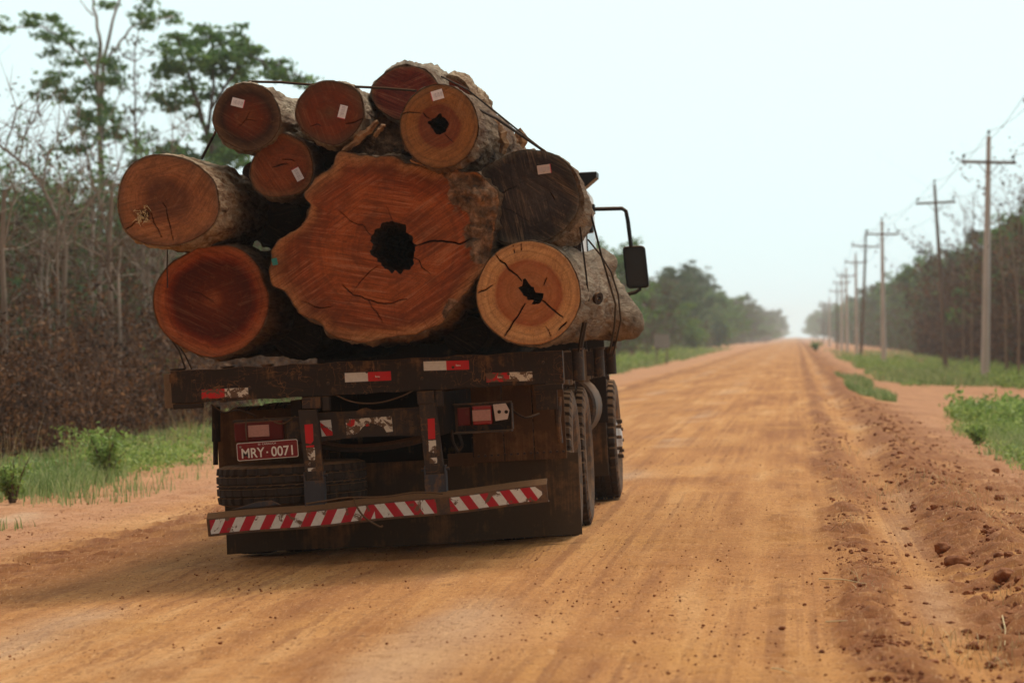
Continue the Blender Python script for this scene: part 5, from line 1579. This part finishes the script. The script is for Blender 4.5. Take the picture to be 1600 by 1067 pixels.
def make_log(label, contour, Y, L, mat, bark, cen=None, far=(0, 0), taper=.95, hole=None, cracks=(), patches=(), lumps=(), rag=.0035, bark_th=.016,
             barkn=.022, seed=1, dish=0.0, swell=0.0, far_rough=.02, tilt=(0, 0), group='logs stacked on the truck'):
    N, M = (640, 150) if L == 6.3 else (340, 80)
    C = np.array(contour, float)
    cen = C.mean(0) if cen is None else np.array(cen, float)
    ow = at(cen[0], cen[1], Y)
    def W(p): p = np.asarray(p, float); return np.stack([(p[:, 0] - cen[0]) * Y / FPX, -(p[:, 1] - cen[1]) * Y / FPX], 1)
    K = W(smooth_closed(C, N))
    # start at angle 0, counter clockwise
    ar = np.sum(K[:, 0] * np.roll(K[:, 1], -1) - np.roll(K[:, 0], -1) * K[:, 1])
    if ar < 0: K = K[::-1]
    K = np.roll(K, -int(np.argmin(np.abs(np.arctan2(K[:, 1], K[:, 0])))), axis=0)
    rad = np.linalg.norm(K, axis=1)[:, None]
    nz = fbm(np.concatenate([K * 9, np.full((N, 1), seed)], 1), 3, seed)[:, None]
    K = K * (1 + rag * nz / np.maximum(rad, .1))
    if hole is not None:
        H = W(smooth_closed(hole, N)); 
        a2 = np.sum(H[:, 0] * np.roll(H[:, 1], -1) - np.roll(H[:, 0], -1) * H[:, 1])
        if a2 < 0: H = H[::-1]
        hc = H.mean(0); H = np.roll(H, -int(np.argmin(np.abs(np.arctan2(H[:, 1] - hc[1], H[:, 0] - hc[0])))), axis=0)
        hn = fbm(np.concatenate([H * 40, np.full((N, 1), seed + 3.0)], 1), 3, seed + 5)[:, None]
        H = H + (H - hc) / (np.linalg.norm(H - hc, axis=1)[:, None] + 1e-6) * .013 * hn
    else: H = K * .004
    ts = np.linspace(0, 1, M)
    G = H[None] * (1 - ts)[:, None, None] + K[None] * ts[:, None, None]
    P = G.reshape(-1, 2)
    rr = np.repeat(ts, N)
    if hole is not None:
        rr = np.linalg.norm(P, axis=1) / np.repeat(np.maximum(np.linalg.norm(K, axis=1), .01)[None], M, 0).ravel(); rr = np.clip(rr, 0, 1)
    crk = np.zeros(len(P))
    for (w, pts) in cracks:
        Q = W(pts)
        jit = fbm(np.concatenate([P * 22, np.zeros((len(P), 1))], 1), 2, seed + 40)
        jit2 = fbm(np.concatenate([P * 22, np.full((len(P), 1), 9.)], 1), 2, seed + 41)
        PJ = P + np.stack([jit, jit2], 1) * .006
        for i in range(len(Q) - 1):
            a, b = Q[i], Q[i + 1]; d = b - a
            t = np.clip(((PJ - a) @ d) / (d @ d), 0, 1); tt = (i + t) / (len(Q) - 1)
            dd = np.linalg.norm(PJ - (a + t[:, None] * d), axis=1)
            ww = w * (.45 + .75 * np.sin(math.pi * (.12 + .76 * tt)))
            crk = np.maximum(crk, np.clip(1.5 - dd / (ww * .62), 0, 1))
    pat = np.zeros(len(P))
    for (px, py, r) in patches:
        q = W([(px, py)])[0]; rm = r * Y / FPX
        pat = np.maximum(pat, np.clip(1.25 - np.linalg.norm(P - q, axis=1) / rm, 0, 1))
    P3 = np.stack([P[:, 0], np.zeros(len(P)), P[:, 1]], 1)
    yv = .006 * fbm(P3 * 7, 3, seed) + .0015 * fbm(P3 * 45, 2, seed + 7) + dish * (1 - np.repeat(ts, N) ** 2) + crk * .05 + np.clip(pat * 1.6, 0, 1) * (.035 * fbm(P3 * 12, 4, seed + 9) + .015)
    edge = np.clip((np.repeat(ts, N) - .985) / .015, 0, 1)
    yv = yv + edge * .008 + P[:, 0] * tilt[0] + P[:, 1] * tilt[1]
    V = np.stack([P[:, 0], yv, P[:, 1]], 1)
    ii = np.arange(M * N).reshape(M, N); k1 = np.roll(ii, -1, 1)
    F = np.stack([ii[:-1].ravel(), k1[:-1].ravel(), k1[1:].ravel(), ii[1:].ravel()], 1)[:, ::-1]
    root = empty('log', tuple(ow))
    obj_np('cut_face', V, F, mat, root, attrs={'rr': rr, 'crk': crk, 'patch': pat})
    if hole is not None:
        D = 24; rings = []
        for d in range(D):
            t = d / (D - 1); hh = hc + (H - hc) * (1 - .35 * t)
            nn = fbm(np.concatenate([H * 14, np.full((N, 1), t * 9)], 1), 3, seed + 8)[:, None]
            hh = hh + (hh - hc) * .22 * nn * min(1, t * 4)
            y0 = V[:N, 1] if d == 0 else np.full(N, t ** 1.3 * 1.6 + .0)
            rings.append(np.stack([hh[:, 0], y0 + .0, hh[:, 1]], 1))
        Vh = np.concatenate(rings + [np.array([[hc[0], 1.6, hc[1]]])]); jj = np.arange(D * N).reshape(D, N); j1 = np.roll(jj, -1, 1)
        Fh = np.stack([jj[:-1].ravel(), j1[:-1].ravel(), j1[1:].ravel(), jj[1:].ravel()], 1)
        Fc = np.stack([jj[-1], j1[-1], np.full(N, D * N)], 1)
        obj_np('hollow', Vh, [Fh, Fc], HOLLOW, root)
    # bark cylinder
    KB = 110
    ss = np.linspace(0, 1, KB) ** 1.25; ang = np.arctan2(K[:, 1], K[:, 0]); rings = []
    for i, s in enumerate(ss):
        yk = s * L; sc = 1 + (taper - 1) * s + swell * math.sin(math.pi * min(1, s * 1.6))
        # the outline relaxes towards a rounder one further up the log
        rm = np.sqrt(np.mean(rad ** 2)); rk = np.linalg.norm(K, axis=1); blend = min(1, s * 1.4) * .55
        rnew = (rk * (1 - blend) + rm * blend) * sc
        base = np.stack([np.cos(ang), np.sin(ang)], 1)
        q = np.stack([np.cos(ang) * 2.2, np.sin(ang) * 2.2, np.full(N, yk * .8)], 1)
        q2 = np.stack([np.cos(ang) * rm * 16, np.sin(ang) * rm * 16, np.full(N, yk * 2.2)], 1)
        q3 = np.stack([np.cos(ang) * rm * 42, np.sin(ang) * rm * 42, np.full(N, yk * 6.)], 1)
        dr = .05 * rm * fbm(q + seed, 2, seed) * min(1, s * 5) + barkn * (fbm(q2, 3, seed + 2) * .8 + .35 * fbm(q3, 2, seed + 3)) * (.12 if i == 0 else min(1, .3 + yk * 4))
        th = bark_th * (.35 + .65 * min(1, yk * 6))
        for (la, ls, wa, ws, am) in lumps:
            da = np.angle(np.exp(1j * (ang - R(la))))
            dr = dr + am * np.exp(-(da / R(wa)) ** 2 - ((s - ls) / ws) ** 2)
        p = base * (rnew + th + dr)[:, None]
        yy_ = yk + (V[-N:, 1] if i == 0 else 0) + (.006 * fbm(q3, 1, seed) if i == 0 else 0) + (far_rough * fbm(q2, 2, seed + 6) if i == KB - 1 else 0)
        if i == 0: yy_ = yy_ - .004
        elif yk < .3: yy_ = yy_ + V[-N:, 1] * (1 - yk / .3)
        rings.append(np.stack([p[:, 0] + far[0] * s, np.zeros(N) + yy_, p[:, 1] + far[1] * s], 1))
    inner = np.stack([K[:, 0] * .992, V[-N:, 1] + .012, K[:, 1] * .992], 1)
    Vb = np.concatenate([inner] + rings); jj = np.arange((KB + 1) * N).reshape(KB + 1, N); j1 = np.roll(jj, -1, 1)
    Fb = np.stack([jj[:-1].ravel(), j1[:-1].ravel(), j1[1:].ravel(), jj[1:].ravel()], 1)
    obj_np('bark', Vb, Fb, BK[bark], root)
    # far end
    e = rings[-1]; c = e.mean(0); Ve = np.concatenate([e, c[None]]); Fe = np.stack([np.arange(N), np.roll(np.arange(N), -1), np.full(N, N)], 1)
    obj_np('far_face', Ve, Fe, mat, root, attrs={'rr': np.r_[np.ones(N), 0]})
    tag(root, label, 'log', group)
    root['px'] = (float(cen[0]), float(cen[1]), float(Y))
    return root

def paper(root, px, py, w, h, deg, mat='paper', edge='r', lines=True):
    cx, cy, Y = root['px']
    x, z = (px - cx) * Y / FPX, -(py - cy) * Y / FPX; w, h = w * Y / FPX, h * Y / FPX
    mb = MB(); mb.prism([(-w / 2, -h / 2), (w / 2, -h / 2), (w / 2, h / 2), (-w / 2, h / 2)], 'y', -.001, .0, 0)
    e = .0045
    if edge == 'r': q = [(w / 2 + .0002, -h / 2), (w / 2 + e, -h / 2), (w / 2 + e, h / 2), (w / 2 + .0002, h / 2)]
    elif edge == 'l': q = [(-w / 2 - e, -h / 2), (-w / 2 - .0002, -h / 2), (-w / 2 - .0002, h / 2), (-w / 2 - e, h / 2)]
    elif edge == 'b': q = [(-w / 2, -h / 2 - e), (w / 2, -h / 2 - e), (w / 2, -h / 2 - .0002), (-w / 2, -h / 2 - .0002)]
    else: q = [(-w / 2, h / 2 + .0002), (w / 2, h / 2 + .0002), (w / 2, h / 2 + e), (-w / 2, h / 2 + e)]
    mb.prism(q, 'y', -.001, .0, 1)
    if lines:
        r_ = random.Random(int(px)); lw = w if w > h else h
        for k in range(9):
            u = -lw * .36 + k * lw * .09; t = .0014 + .0010 * (k % 3)
            if w > h: mb.prism([(u, -h * .22), (u + t, -h * .22), (u + t, h * .24), (u, h * .24)], 'y', -.0018, -.0012, 2)
            else: mb.prism([(-w * .22, u), (w * .24, u), (w * .24, u + t), (-w * .22, u + t)], 'y', -.0018, -.0012, 2)
    mb.build('paper_label', [MAT[mat], MAT['paper_edge'], MAT['paper_ink']], root, loc=(x, -.016, z), rot=(0, R(deg), 0))

WM = {}
WM['V'] = wood_mat('wood_gap_shade', [(0, (.030, .018, .012)), (1, (.022, .014, .010))], 20, 10, .3, .3)  # inner log ends: shade of the gaps put into a near-black colour
WM['A'] = wood_mat('wood_tan', [(0, (.20, .075, .035)), (.35, (.17, .062, .03)), (.55, (.40, .16, .07)), (.8, (.46, .20, .09)), (.93, (.33, .15, .075)), (1, (.22, .12, .07))], 26, 55, .35, .5)
WM['B'] = wood_mat('wood_dark_ring', [(0, (.24, .07, .024)), (.40, (.17, .035, .014)), (.62, (.11, .026, .014)), (.74, (.035, .018, .014)), (.86, (.10, .055, .034)), (1, (.17, .11, .07))], 30, 10, .25, .3)
WM['C'] = wood_mat('wood_red', [(0, (.19, .085, .04)), (.3, (.20, .044, .019)), (.62, (.24, .048, .019)), (.85, (.17, .055, .028)), (1, (.13, .07, .042))], 26, -30, .3, .35)
WM['D'] = wood_mat('wood_crimson', [(0, (.24, .05, .03)), (.5, (.26, .045, .028)), (.85, (.22, .04, .025)), (.95, (.30, .10, .05)), (1, (.30, .16, .09))], 16, 20, .6, .5, (.03, .012, .012))
WM['E'] = wood_mat('wood_amber', [(0, (.18, .045, .02)), (.40, (.24, .07, .028)), (.5, (.22, .055, .025)), (.58, (.34, .15, .05)), (.8, (.38, .17, .055)), (1, (.27, .14, .06))], 38, 70, .25, .25)
WM['F'] = wood_mat('wood_rust', [(0, (.32, .085, .034)), (.5, (.38, .10, .038)), (.8, (.30, .09, .038)), (.93, (.38, .17, .08)), (1, (.28, .15, .08))], 20, -15, .35, .45)
WM['G'] = wood_mat('wood_orange', [(0, (.40, .105, .032)), (.30, (.36, .09, .027)), (.55, (.48, .128, .036)), (.74, (.34, .078, .024)), (.86, (.27, .075, .027)), (.93, (.46, .19, .075)), (.975, (.50, .25, .11)), (1, (.36, .19, .09))], 24, 32, .65, .6, (.09, .028, .013), .55)
WM['H'] = wood_mat('wood_blood', [(0, (.42, .14, .05)), (.10, (.30, .08, .03)), (.22, (.16, .034, .014)), (.66, (.10, .017, .008)), (.76, (.26, .045, .018)), (.86, (.48, .125, .042)), (1, (.42, .155, .065))], 30, 15, .3, .35, (.05, .015, .01))
WM['I'] = wood_mat('wood_weathered', [(0, (.085, .073, .072)), (.5, (.066, .058, .060)), (.82, (.045, .040, .042)), (.93, (.09, .083, .075)), (1, (.18, .16, .13))], 20, -35, .5, .5, (.02, .015, .013))
WM['J'] = wood_mat('wood_honey', [(0, (.36, .13, .055)), (.25, (.46, .19, .08)), (.5, (.48, .18, .07)), (.62, (.42, .13, .05)), (.68, (.64, .34, .145)), (.85, (.72, .42, .19)), (1, (.58, .32, .15))], 34, 75, .18, .2, (.16, .06, .025), .5, warp=.05)

GC = [(542, 237), (580, 242), (617, 248), (644, 258), (677, 269), (719, 267), (745, 272), (767, 291), (775, 317), (769, 359), (764, 389), (760, 415), (745, 441), (722, 464), (704, 482), (677, 509), (632, 527), (576, 534), (539, 529), (512, 516), (482, 497), (460, 475), (445, 452), (424, 441), (417, 426), (421, 407), (430, 381), (445, 368), (464, 355), (482, 332), (486, 321), (477, 310), (477, 301), (490, 287), (505, 272), (520, 256), (529, 242)]
GH = [(582, 370), (595, 353), (614, 347), (629, 351), (636, 362), (647, 374), (649, 396), (644, 415), (633, 422), (621, 426), (602, 422), (589, 407), (580, 392)]
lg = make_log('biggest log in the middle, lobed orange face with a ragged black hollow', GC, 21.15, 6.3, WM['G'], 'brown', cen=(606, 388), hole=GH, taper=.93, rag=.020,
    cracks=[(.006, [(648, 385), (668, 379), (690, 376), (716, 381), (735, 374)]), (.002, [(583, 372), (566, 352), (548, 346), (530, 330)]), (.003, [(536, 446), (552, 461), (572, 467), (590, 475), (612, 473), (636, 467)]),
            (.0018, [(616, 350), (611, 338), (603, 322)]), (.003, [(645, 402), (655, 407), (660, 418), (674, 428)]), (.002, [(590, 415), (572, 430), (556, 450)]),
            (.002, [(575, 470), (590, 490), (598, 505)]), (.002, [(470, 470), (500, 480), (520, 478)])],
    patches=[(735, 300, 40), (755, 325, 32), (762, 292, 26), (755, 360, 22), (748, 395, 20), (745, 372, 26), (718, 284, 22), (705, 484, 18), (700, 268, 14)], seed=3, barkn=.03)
cxy = lg['px']
MB().prism(rrect(.034, .044, .006), 'y', 0, .002).build('teal_tag', MAT['teal'], lg, loc=((430 - cxy[0]) * 21.15 / FPX, -.02, -(409 - cxy[1]) * 21.15 / FPX), rot=(0, R(-12), 0))

AC = [(186, 300), (190, 282), (202, 262), (218, 250), (240, 243), (262, 243), (285, 248), (305, 256), (322, 270), (335, 287), (341, 308), (341, 330), (334, 350), (318, 366), (295, 378), (268, 384), (240, 383), (218, 377), (200, 366), (189, 345), (185, 320)]
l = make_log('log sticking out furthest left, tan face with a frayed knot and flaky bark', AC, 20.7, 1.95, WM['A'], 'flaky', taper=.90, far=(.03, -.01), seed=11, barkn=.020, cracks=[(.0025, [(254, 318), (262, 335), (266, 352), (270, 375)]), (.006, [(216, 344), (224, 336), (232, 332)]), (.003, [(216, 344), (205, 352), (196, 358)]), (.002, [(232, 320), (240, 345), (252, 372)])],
    patches=[(224, 336, 10)])
mb = MB(); rs = random.Random(3)
for i in range(34):
    x, z = (222 - 265) * 20.7 / FPX + rs.uniform(-.04, .045), -(336 - 313) * 20.7 / FPX + rs.uniform(-.04, .05)
    mb.tube([(x, .005, z), (x + rs.uniform(-.02, .02), -.02, z + rs.uniform(-.02, .01)), (x + rs.uniform(-.03, .03), -.03, z + rs.uniform(-.04, .02))], [.0025, .002, .001], 4)
cx_, cy_, _ = l['px']; mb.build('frayed_knot', MAT['straw'], l, loc=((265 - cx_) * 20.7 / FPX, 0, -(313 - cy_) * 20.7 / FPX))

l = make_log('top left log with a dark ring inside a grey rim, paper label upper left', ell(386, 183.5, 52.5, 52, .02, 2), 21.3, 5.8, WM['B'], 'pale', taper=.96, seed=21, cracks=[(.002, [(372, 198), (386, 186), (400, 190)]), (.002, [(386, 186), (392, 172)])], far=(.0, .03))
paper(l, 372, 161, 19, 13, 14)
CC = [(462, 180), (466, 160), (478, 143), (492, 132), (510, 127), (532, 129), (552, 139), (564, 155), (568, 178), (562, 196), (550, 212), (534, 224), (520, 227), (500, 222), (483, 211), (470, 200)]
l = make_log('reddish log on the top row between two others, upright paper label at its right', CC, 21.25, 5.9, WM['C'], 'pale', taper=.97, seed=31, cracks=[(.003, [(484, 198), (494, 194), (503, 196)]), (.0025, [(540, 194), (554, 192), (566, 186)])], far=(.0, .02))
paper(l, 536, 175, 12, 20, 14, edge='b')
FC = [(390, 268), (395, 248), (402, 236), (403, 226), (412, 216), (426, 210), (442, 209), (462, 216), (478, 228), (486, 246), (489, 262), (486, 280), (478, 294), (464, 302), (444, 307), (420, 307), (402, 298), (393, 284)]
l = make_log('small rust coloured log wedged below the top left log, label at lower right', FC, 21.4, 4.5, WM['F'], 'grey', seed=41, cracks=[(.004, [(426, 262), (438, 257), (450, 258)]), (.003, [(442, 250), (452, 248), (460, 252)])])
paper(l, 466, 273, 12, 20, -28, edge='t')
DC = [(581, 150), (583, 136), (592, 122), (608, 110), (628, 104), (650, 105), (668, 114), (682, 128), (690, 142), (692, 158), (684, 175), (662, 186), (640, 189), (620, 187), (602, 178), (588, 166)]
make_log('topmost log with a dark crimson face and thick lifted bark', DC, 21.75, 2.6, WM['D'], 'grey', seed=51, taper=1.0, far=(-.05, .10), lumps=[(110, .35, 30, .25, .06), (60, .45, 25, .2, .04)], tilt=(0, .25), barkn=.03)
EH = [(671, 183), (664, 179), (668, 182), (676, 184), (686, 180), (695, 184), (699, 193), (698, 203), (692, 208), (682, 209), (675, 203), (671, 195)]
l = make_log('round amber log on top of the stack with a small black hollow', ell(686.5, 198, 60.5, 64.5, .012, 5), 20.95, 3.0, WM['E'], 'brown', hole=EH, seed=61, taper=.97, cracks=[(.0035, [(671, 184), (663, 179), (660, 176)]), (.0025, [(657, 177), (640, 177), (628, 180)]), (.002, [(693, 210), (702, 217), (708, 222)])],
    lumps=[(10, .7, 20, .3, .03), (-10, .95, 15, .12, .07)], far_rough=.12, barkn=.02)
paper(l, 684, 149, 18, 15, -16, edge='l')
IC = [(752, 272), (758, 262), (773, 254), (790, 244), (805, 238), (822, 235), (840, 236), (856, 239), (872, 246), (886, 258), (897, 280), (904, 302), (905, 318), (901, 334), (890, 350), (874, 365), (850, 378), (826, 381), (800, 382), (778, 376), (762, 358), (754, 330), (750, 300)]
l = make_log('weathered dark grey log at the right, its face dull and labelled near the top', IC, 21.3, 3.0, WM['I'], 'smooth', seed=71, taper=.93, far=(-.10, -.02), cracks=[(.0025, [(775, 310), (790, 300), (808, 290)]), (.002, [(776, 318), (800, 330), (826, 346)]), (.003, [(860, 300), (866, 312)])],
    lumps=[(-15, .10, 30, .12, .045), (-55, .15, 30, .2, .04), (20, .03, 14, .05, .02)], barkn=.016)
paper(l, 850, 265, 20, 14, -8, 'paper_old')
JH = [(818, 443), (814, 437), (822, 438), (828, 446), (833, 450), (836, 457), (842, 452), (850, 446), (851, 456), (846, 468), (839, 475), (831, 476), (834, 470), (826, 470), (818, 464), (815, 455), (812, 448)]
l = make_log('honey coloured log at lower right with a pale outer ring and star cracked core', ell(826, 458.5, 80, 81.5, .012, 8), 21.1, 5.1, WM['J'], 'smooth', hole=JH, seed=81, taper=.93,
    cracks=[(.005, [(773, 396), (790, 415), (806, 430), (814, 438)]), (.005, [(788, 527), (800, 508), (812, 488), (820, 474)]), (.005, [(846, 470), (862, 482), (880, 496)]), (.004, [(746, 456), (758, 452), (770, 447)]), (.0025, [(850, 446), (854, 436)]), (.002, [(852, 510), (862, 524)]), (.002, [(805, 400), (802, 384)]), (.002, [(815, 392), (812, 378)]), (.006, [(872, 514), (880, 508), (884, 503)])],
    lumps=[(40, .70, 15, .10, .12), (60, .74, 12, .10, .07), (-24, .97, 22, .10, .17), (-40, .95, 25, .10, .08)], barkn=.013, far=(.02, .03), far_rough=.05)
cxy = l['px']
MB().lathe([(-.010, .017), (-.014, .026), (-.014, .036), (.0, .040), (.012, .040), (.012, .017)], 20, (0, 0, 0), 'x', closed=True).build('rubber_washer', MAT['tyre'], l, smooth=True, loc=((934 - cxy[0]) * 21.95 / FPX + (cxy[0] - VX) * (21.95 - 21.1) / FPX, .85, -(466 - cxy[1]) * 21.95 / FPX - (cxy[1] - VY) * .85 / FPX), rot=(0, R(12), R(-35)))
HC = [(240, 470), (243, 448), (252, 430), (266, 413), (288, 400), (308, 388), (330, 384), (356, 384), (376, 391), (394, 406), (406, 422), (412, 440), (418, 458), (419, 480), (414, 502), (402, 522), (386, 538), (364, 551), (340, 558), (318, 556), (292, 546), (268, 532), (252, 515), (243, 495)]
make_log('lower left log with a blood red core and a bright orange outer ring', HC, 21.35, 6.1, WM['H'], 'brown', seed=91, taper=.97, dish=.02, cracks=[(.002, [(300, 455), (320, 462), (338, 476)])], patches=[])
# logs further in, between and behind the others
make_log('dark bark covered log behind the gap above the biggest log, torn bark curling off', ell(585, 212, 62, 40, .05, 12), 21.75, 5.6, WM['I'], 'brown', seed=101, lumps=[(120, .02, 25, .05, .05)], barkn=.035, tilt=(.2, .5), patches=[(585, 212, 70)])
make_log('log lying behind the topmost ones, its pale flaking back showing at upper right', ell(690, 166, 47, 46, .03, 13), 22.8, 1.9, WM['D'], 'flaky', seed=111, far=(-.02, .04), barkn=.03, lumps=[(60, .2, 25, .2, .05)], taper=1.02)
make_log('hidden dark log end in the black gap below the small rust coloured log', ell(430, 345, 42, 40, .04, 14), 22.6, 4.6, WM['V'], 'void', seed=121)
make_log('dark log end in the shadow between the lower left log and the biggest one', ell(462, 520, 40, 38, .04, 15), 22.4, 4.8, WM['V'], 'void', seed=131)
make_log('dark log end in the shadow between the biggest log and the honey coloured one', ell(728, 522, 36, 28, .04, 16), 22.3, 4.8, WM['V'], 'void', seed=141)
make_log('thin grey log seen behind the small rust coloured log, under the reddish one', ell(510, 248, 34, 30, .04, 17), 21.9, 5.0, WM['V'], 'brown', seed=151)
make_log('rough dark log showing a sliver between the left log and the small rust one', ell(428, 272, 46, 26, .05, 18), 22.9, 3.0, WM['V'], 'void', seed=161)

# torn strips of bark (stand on their own, caught between logs)
def bark_strip(pts, Y, w, label, seed):
    g = np.random.default_rng(seed); P = [at(x, y_, Y) for x, y_ in pts]; V = []; F = []
    n = len(P) * 4; Q = []
    for i in range(len(P) - 1):
        for t in np.linspace(0, 1, 5)[:-1]: Q.append(P[i] * (1 - t) + P[i + 1] * t + g.normal(0, .004, 3))
    Q.append(P[-1])
    for i, q in enumerate(Q):
        d = Q[min(i + 1, len(Q) - 1)] - Q[max(i - 1, 0)]; nrm = np.array([-d[2], 0, d[0]]); nrm /= np.linalg.norm(nrm) + 1e-9
        ww = w * (.4 + .6 * math.sin(math.pi * (i + .5) / len(Q))) * g.uniform(.7, 1.25)
        for s, yy_ in ((-1, .0), (0, -.018), (1, .004), (1, .02), (0, .0), (-1, .016)): V.append(q + nrm * ww * s * .5 + np.array([0, yy_, 0]))
    for i in range(len(Q) - 1):
        for k in range(6): F.append((i * 6 + k, i * 6 + (k + 1) % 6, (i + 1) * 6 + (k + 1) % 6, (i + 1) * 6 + k))
    F += [tuple(range(6)), tuple((len(Q) - 1) * 6 + k for k in range(6))]
    c = np.mean(V, 0)
    o = obj_np('bark_strip', np.array(V) - c, F, simple_noise('torn_bark_%d' % seed, [(.35, (.16, .07, .03)), (.65, (.50, .29, .15))], 18), smooth=False, loc=tuple(c))
    tag(o, label, 'bark', 'torn strips of bark caught between the logs')
bark_strip([(590, 190), (578, 203), (563, 214), (548, 228), (535, 236)], 21.28, .05, 'long orange strip of torn bark hanging between the reddish log and the biggest', 1)
bark_strip([(602, 196), (592, 204), (585, 214)], 21.3, .035, 'short brown bark strip beside the long orange one', 2)
bark_strip([(640, 250), (664, 256), (690, 262), (716, 266)], 21.12, .035, 'ragged strip of bark lying along the top edge of the biggest log', 3)
bark_strip([(772, 186), (780, 205), (788, 225), (784, 240)], 22.2, .07, 'pale split strip of bark under the cables right of the amber log', 4)
bark_strip([(803, 238), (807, 222), (814, 206), (818, 222), (812, 240)], 23.6, .07, 'broken bark stub poking up behind the weathered grey log', 5)
bark_strip([(788, 236), (798, 222), (806, 214)], 23.4, .09, 'dark splintered bark piece behind the weathered grey log', 6)

# lashing cables
def cable(pts, label, r=.007, Y0=21.5, sag=0):
    P = [at(p[0], p[1], p[2] if len(p) > 2 else Y0) for p in pts]; Q = []
    for i in range(len(P) - 1):
        for t in np.linspace(0, 1, 7)[:-1]: Q.append(P[i] * (1 - t) + P[i + 1] * t)
    Q.append(P[-1]); c = Q[0]
    tag(MB().tube([q - c for q in Q], r, 7).build('lashing_cable', MAT['cable'], smooth=True, loc=tuple(c)), label, 'cable', 'steel cables lashing the logs down')
cable([(315, 249, 21.5), (334, 212, 21.5), (345, 190, 21.7), (360, 150, 21.9), (390, 128, 21.9), (440, 129, 21.75), (500, 134, 21.55), (560, 136, 21.3), (600, 138, 21.15), (650, 142, 21.05)], 'cable running from the far left log up over the top row of logs', .0085)
cable([(690, 120, 21.6), (730, 140, 21.9), (770, 172, 22.1), (812, 206, 22.3), (850, 236, 22.4), (866, 250, 22.3)], 'upper thin cable running down from the topmost log to the grey log', .006)
cable([(745, 170, 21.5), (775, 185, 21.8), (815, 212, 22.1), (850, 236, 22.1), (880, 262, 22.0)], 'lower thick cable beside the amber log, meeting the grey log', .0095)
cable([(896, 292, 21.35), (903, 330, 21.4), (911, 390, 21.5), (916, 430, 21.6), (920, 470, 21.7)], 'nearest vertical cable crossing the grey log down to the rubber washer', .006)
cable([(913, 298, 21.9), (926, 345, 22.0), (940, 400, 22.1), (953, 445, 22.4), (962, 475, 22.9), (960, 510, 23.6), (952, 552, 24.4)], 'long cable bowing over the honey log down to the bed socket', .007)
cable([(919, 375, 21.9), (938, 398, 22.1), (955, 425, 22.5), (966, 460, 22.9), (970, 500, 23.4), (958, 555, 24.4)], 'outer cable pulled tight round the widest part of the honey log', .006)
cable([(913, 504, 21.9), (908, 525, 22.1), (903, 556, 22.25)], 'short cable end tied down at the rearmost socket', .006)
cable([(262, 385, 21.2), (261, 420, 21.3), (262, 450, 21.3)], 'thin cable hanging between the far left log and the lower left log', .004)
cable([(266, 528, 21.5), (280, 548, 21.5), (290, 576, 21.5)], 'left tie-down cable hanging beside the lower left log', .006)
cable([(272, 530, 21.55), (290, 556, 21.55), (300, 577, 21.55)], 'second left tie-down cable, just right of the first', .005)

# ------------------------------------------------------------------ haze
hz = bpy.data.materials.new('haze_air'); hz.use_nodes = True
for n_ in list(hz.node_tree.nodes): hz.node_tree.nodes.remove(n_)
o_ = hz.node_tree.nodes.new('ShaderNodeOutputMaterial'); v_ = hz.node_tree.nodes.new('ShaderNodeVolumePrincipled')
v_.inputs['Color'].default_value = (.93, .97, 1.0, 1); v_.inputs['Density'].default_value = .00027
v_.inputs['Anisotropy'].default_value = 0.35
hz.node_tree.links.new(v_.outputs[0], o_.inputs['Volume'])
mb = MB().box(-2600, 2600, -600, 3300, -3.5, 25)
tag(mb.build('haze', hz), kind='stuff', label='pale dusty haze hanging in the air over the road')
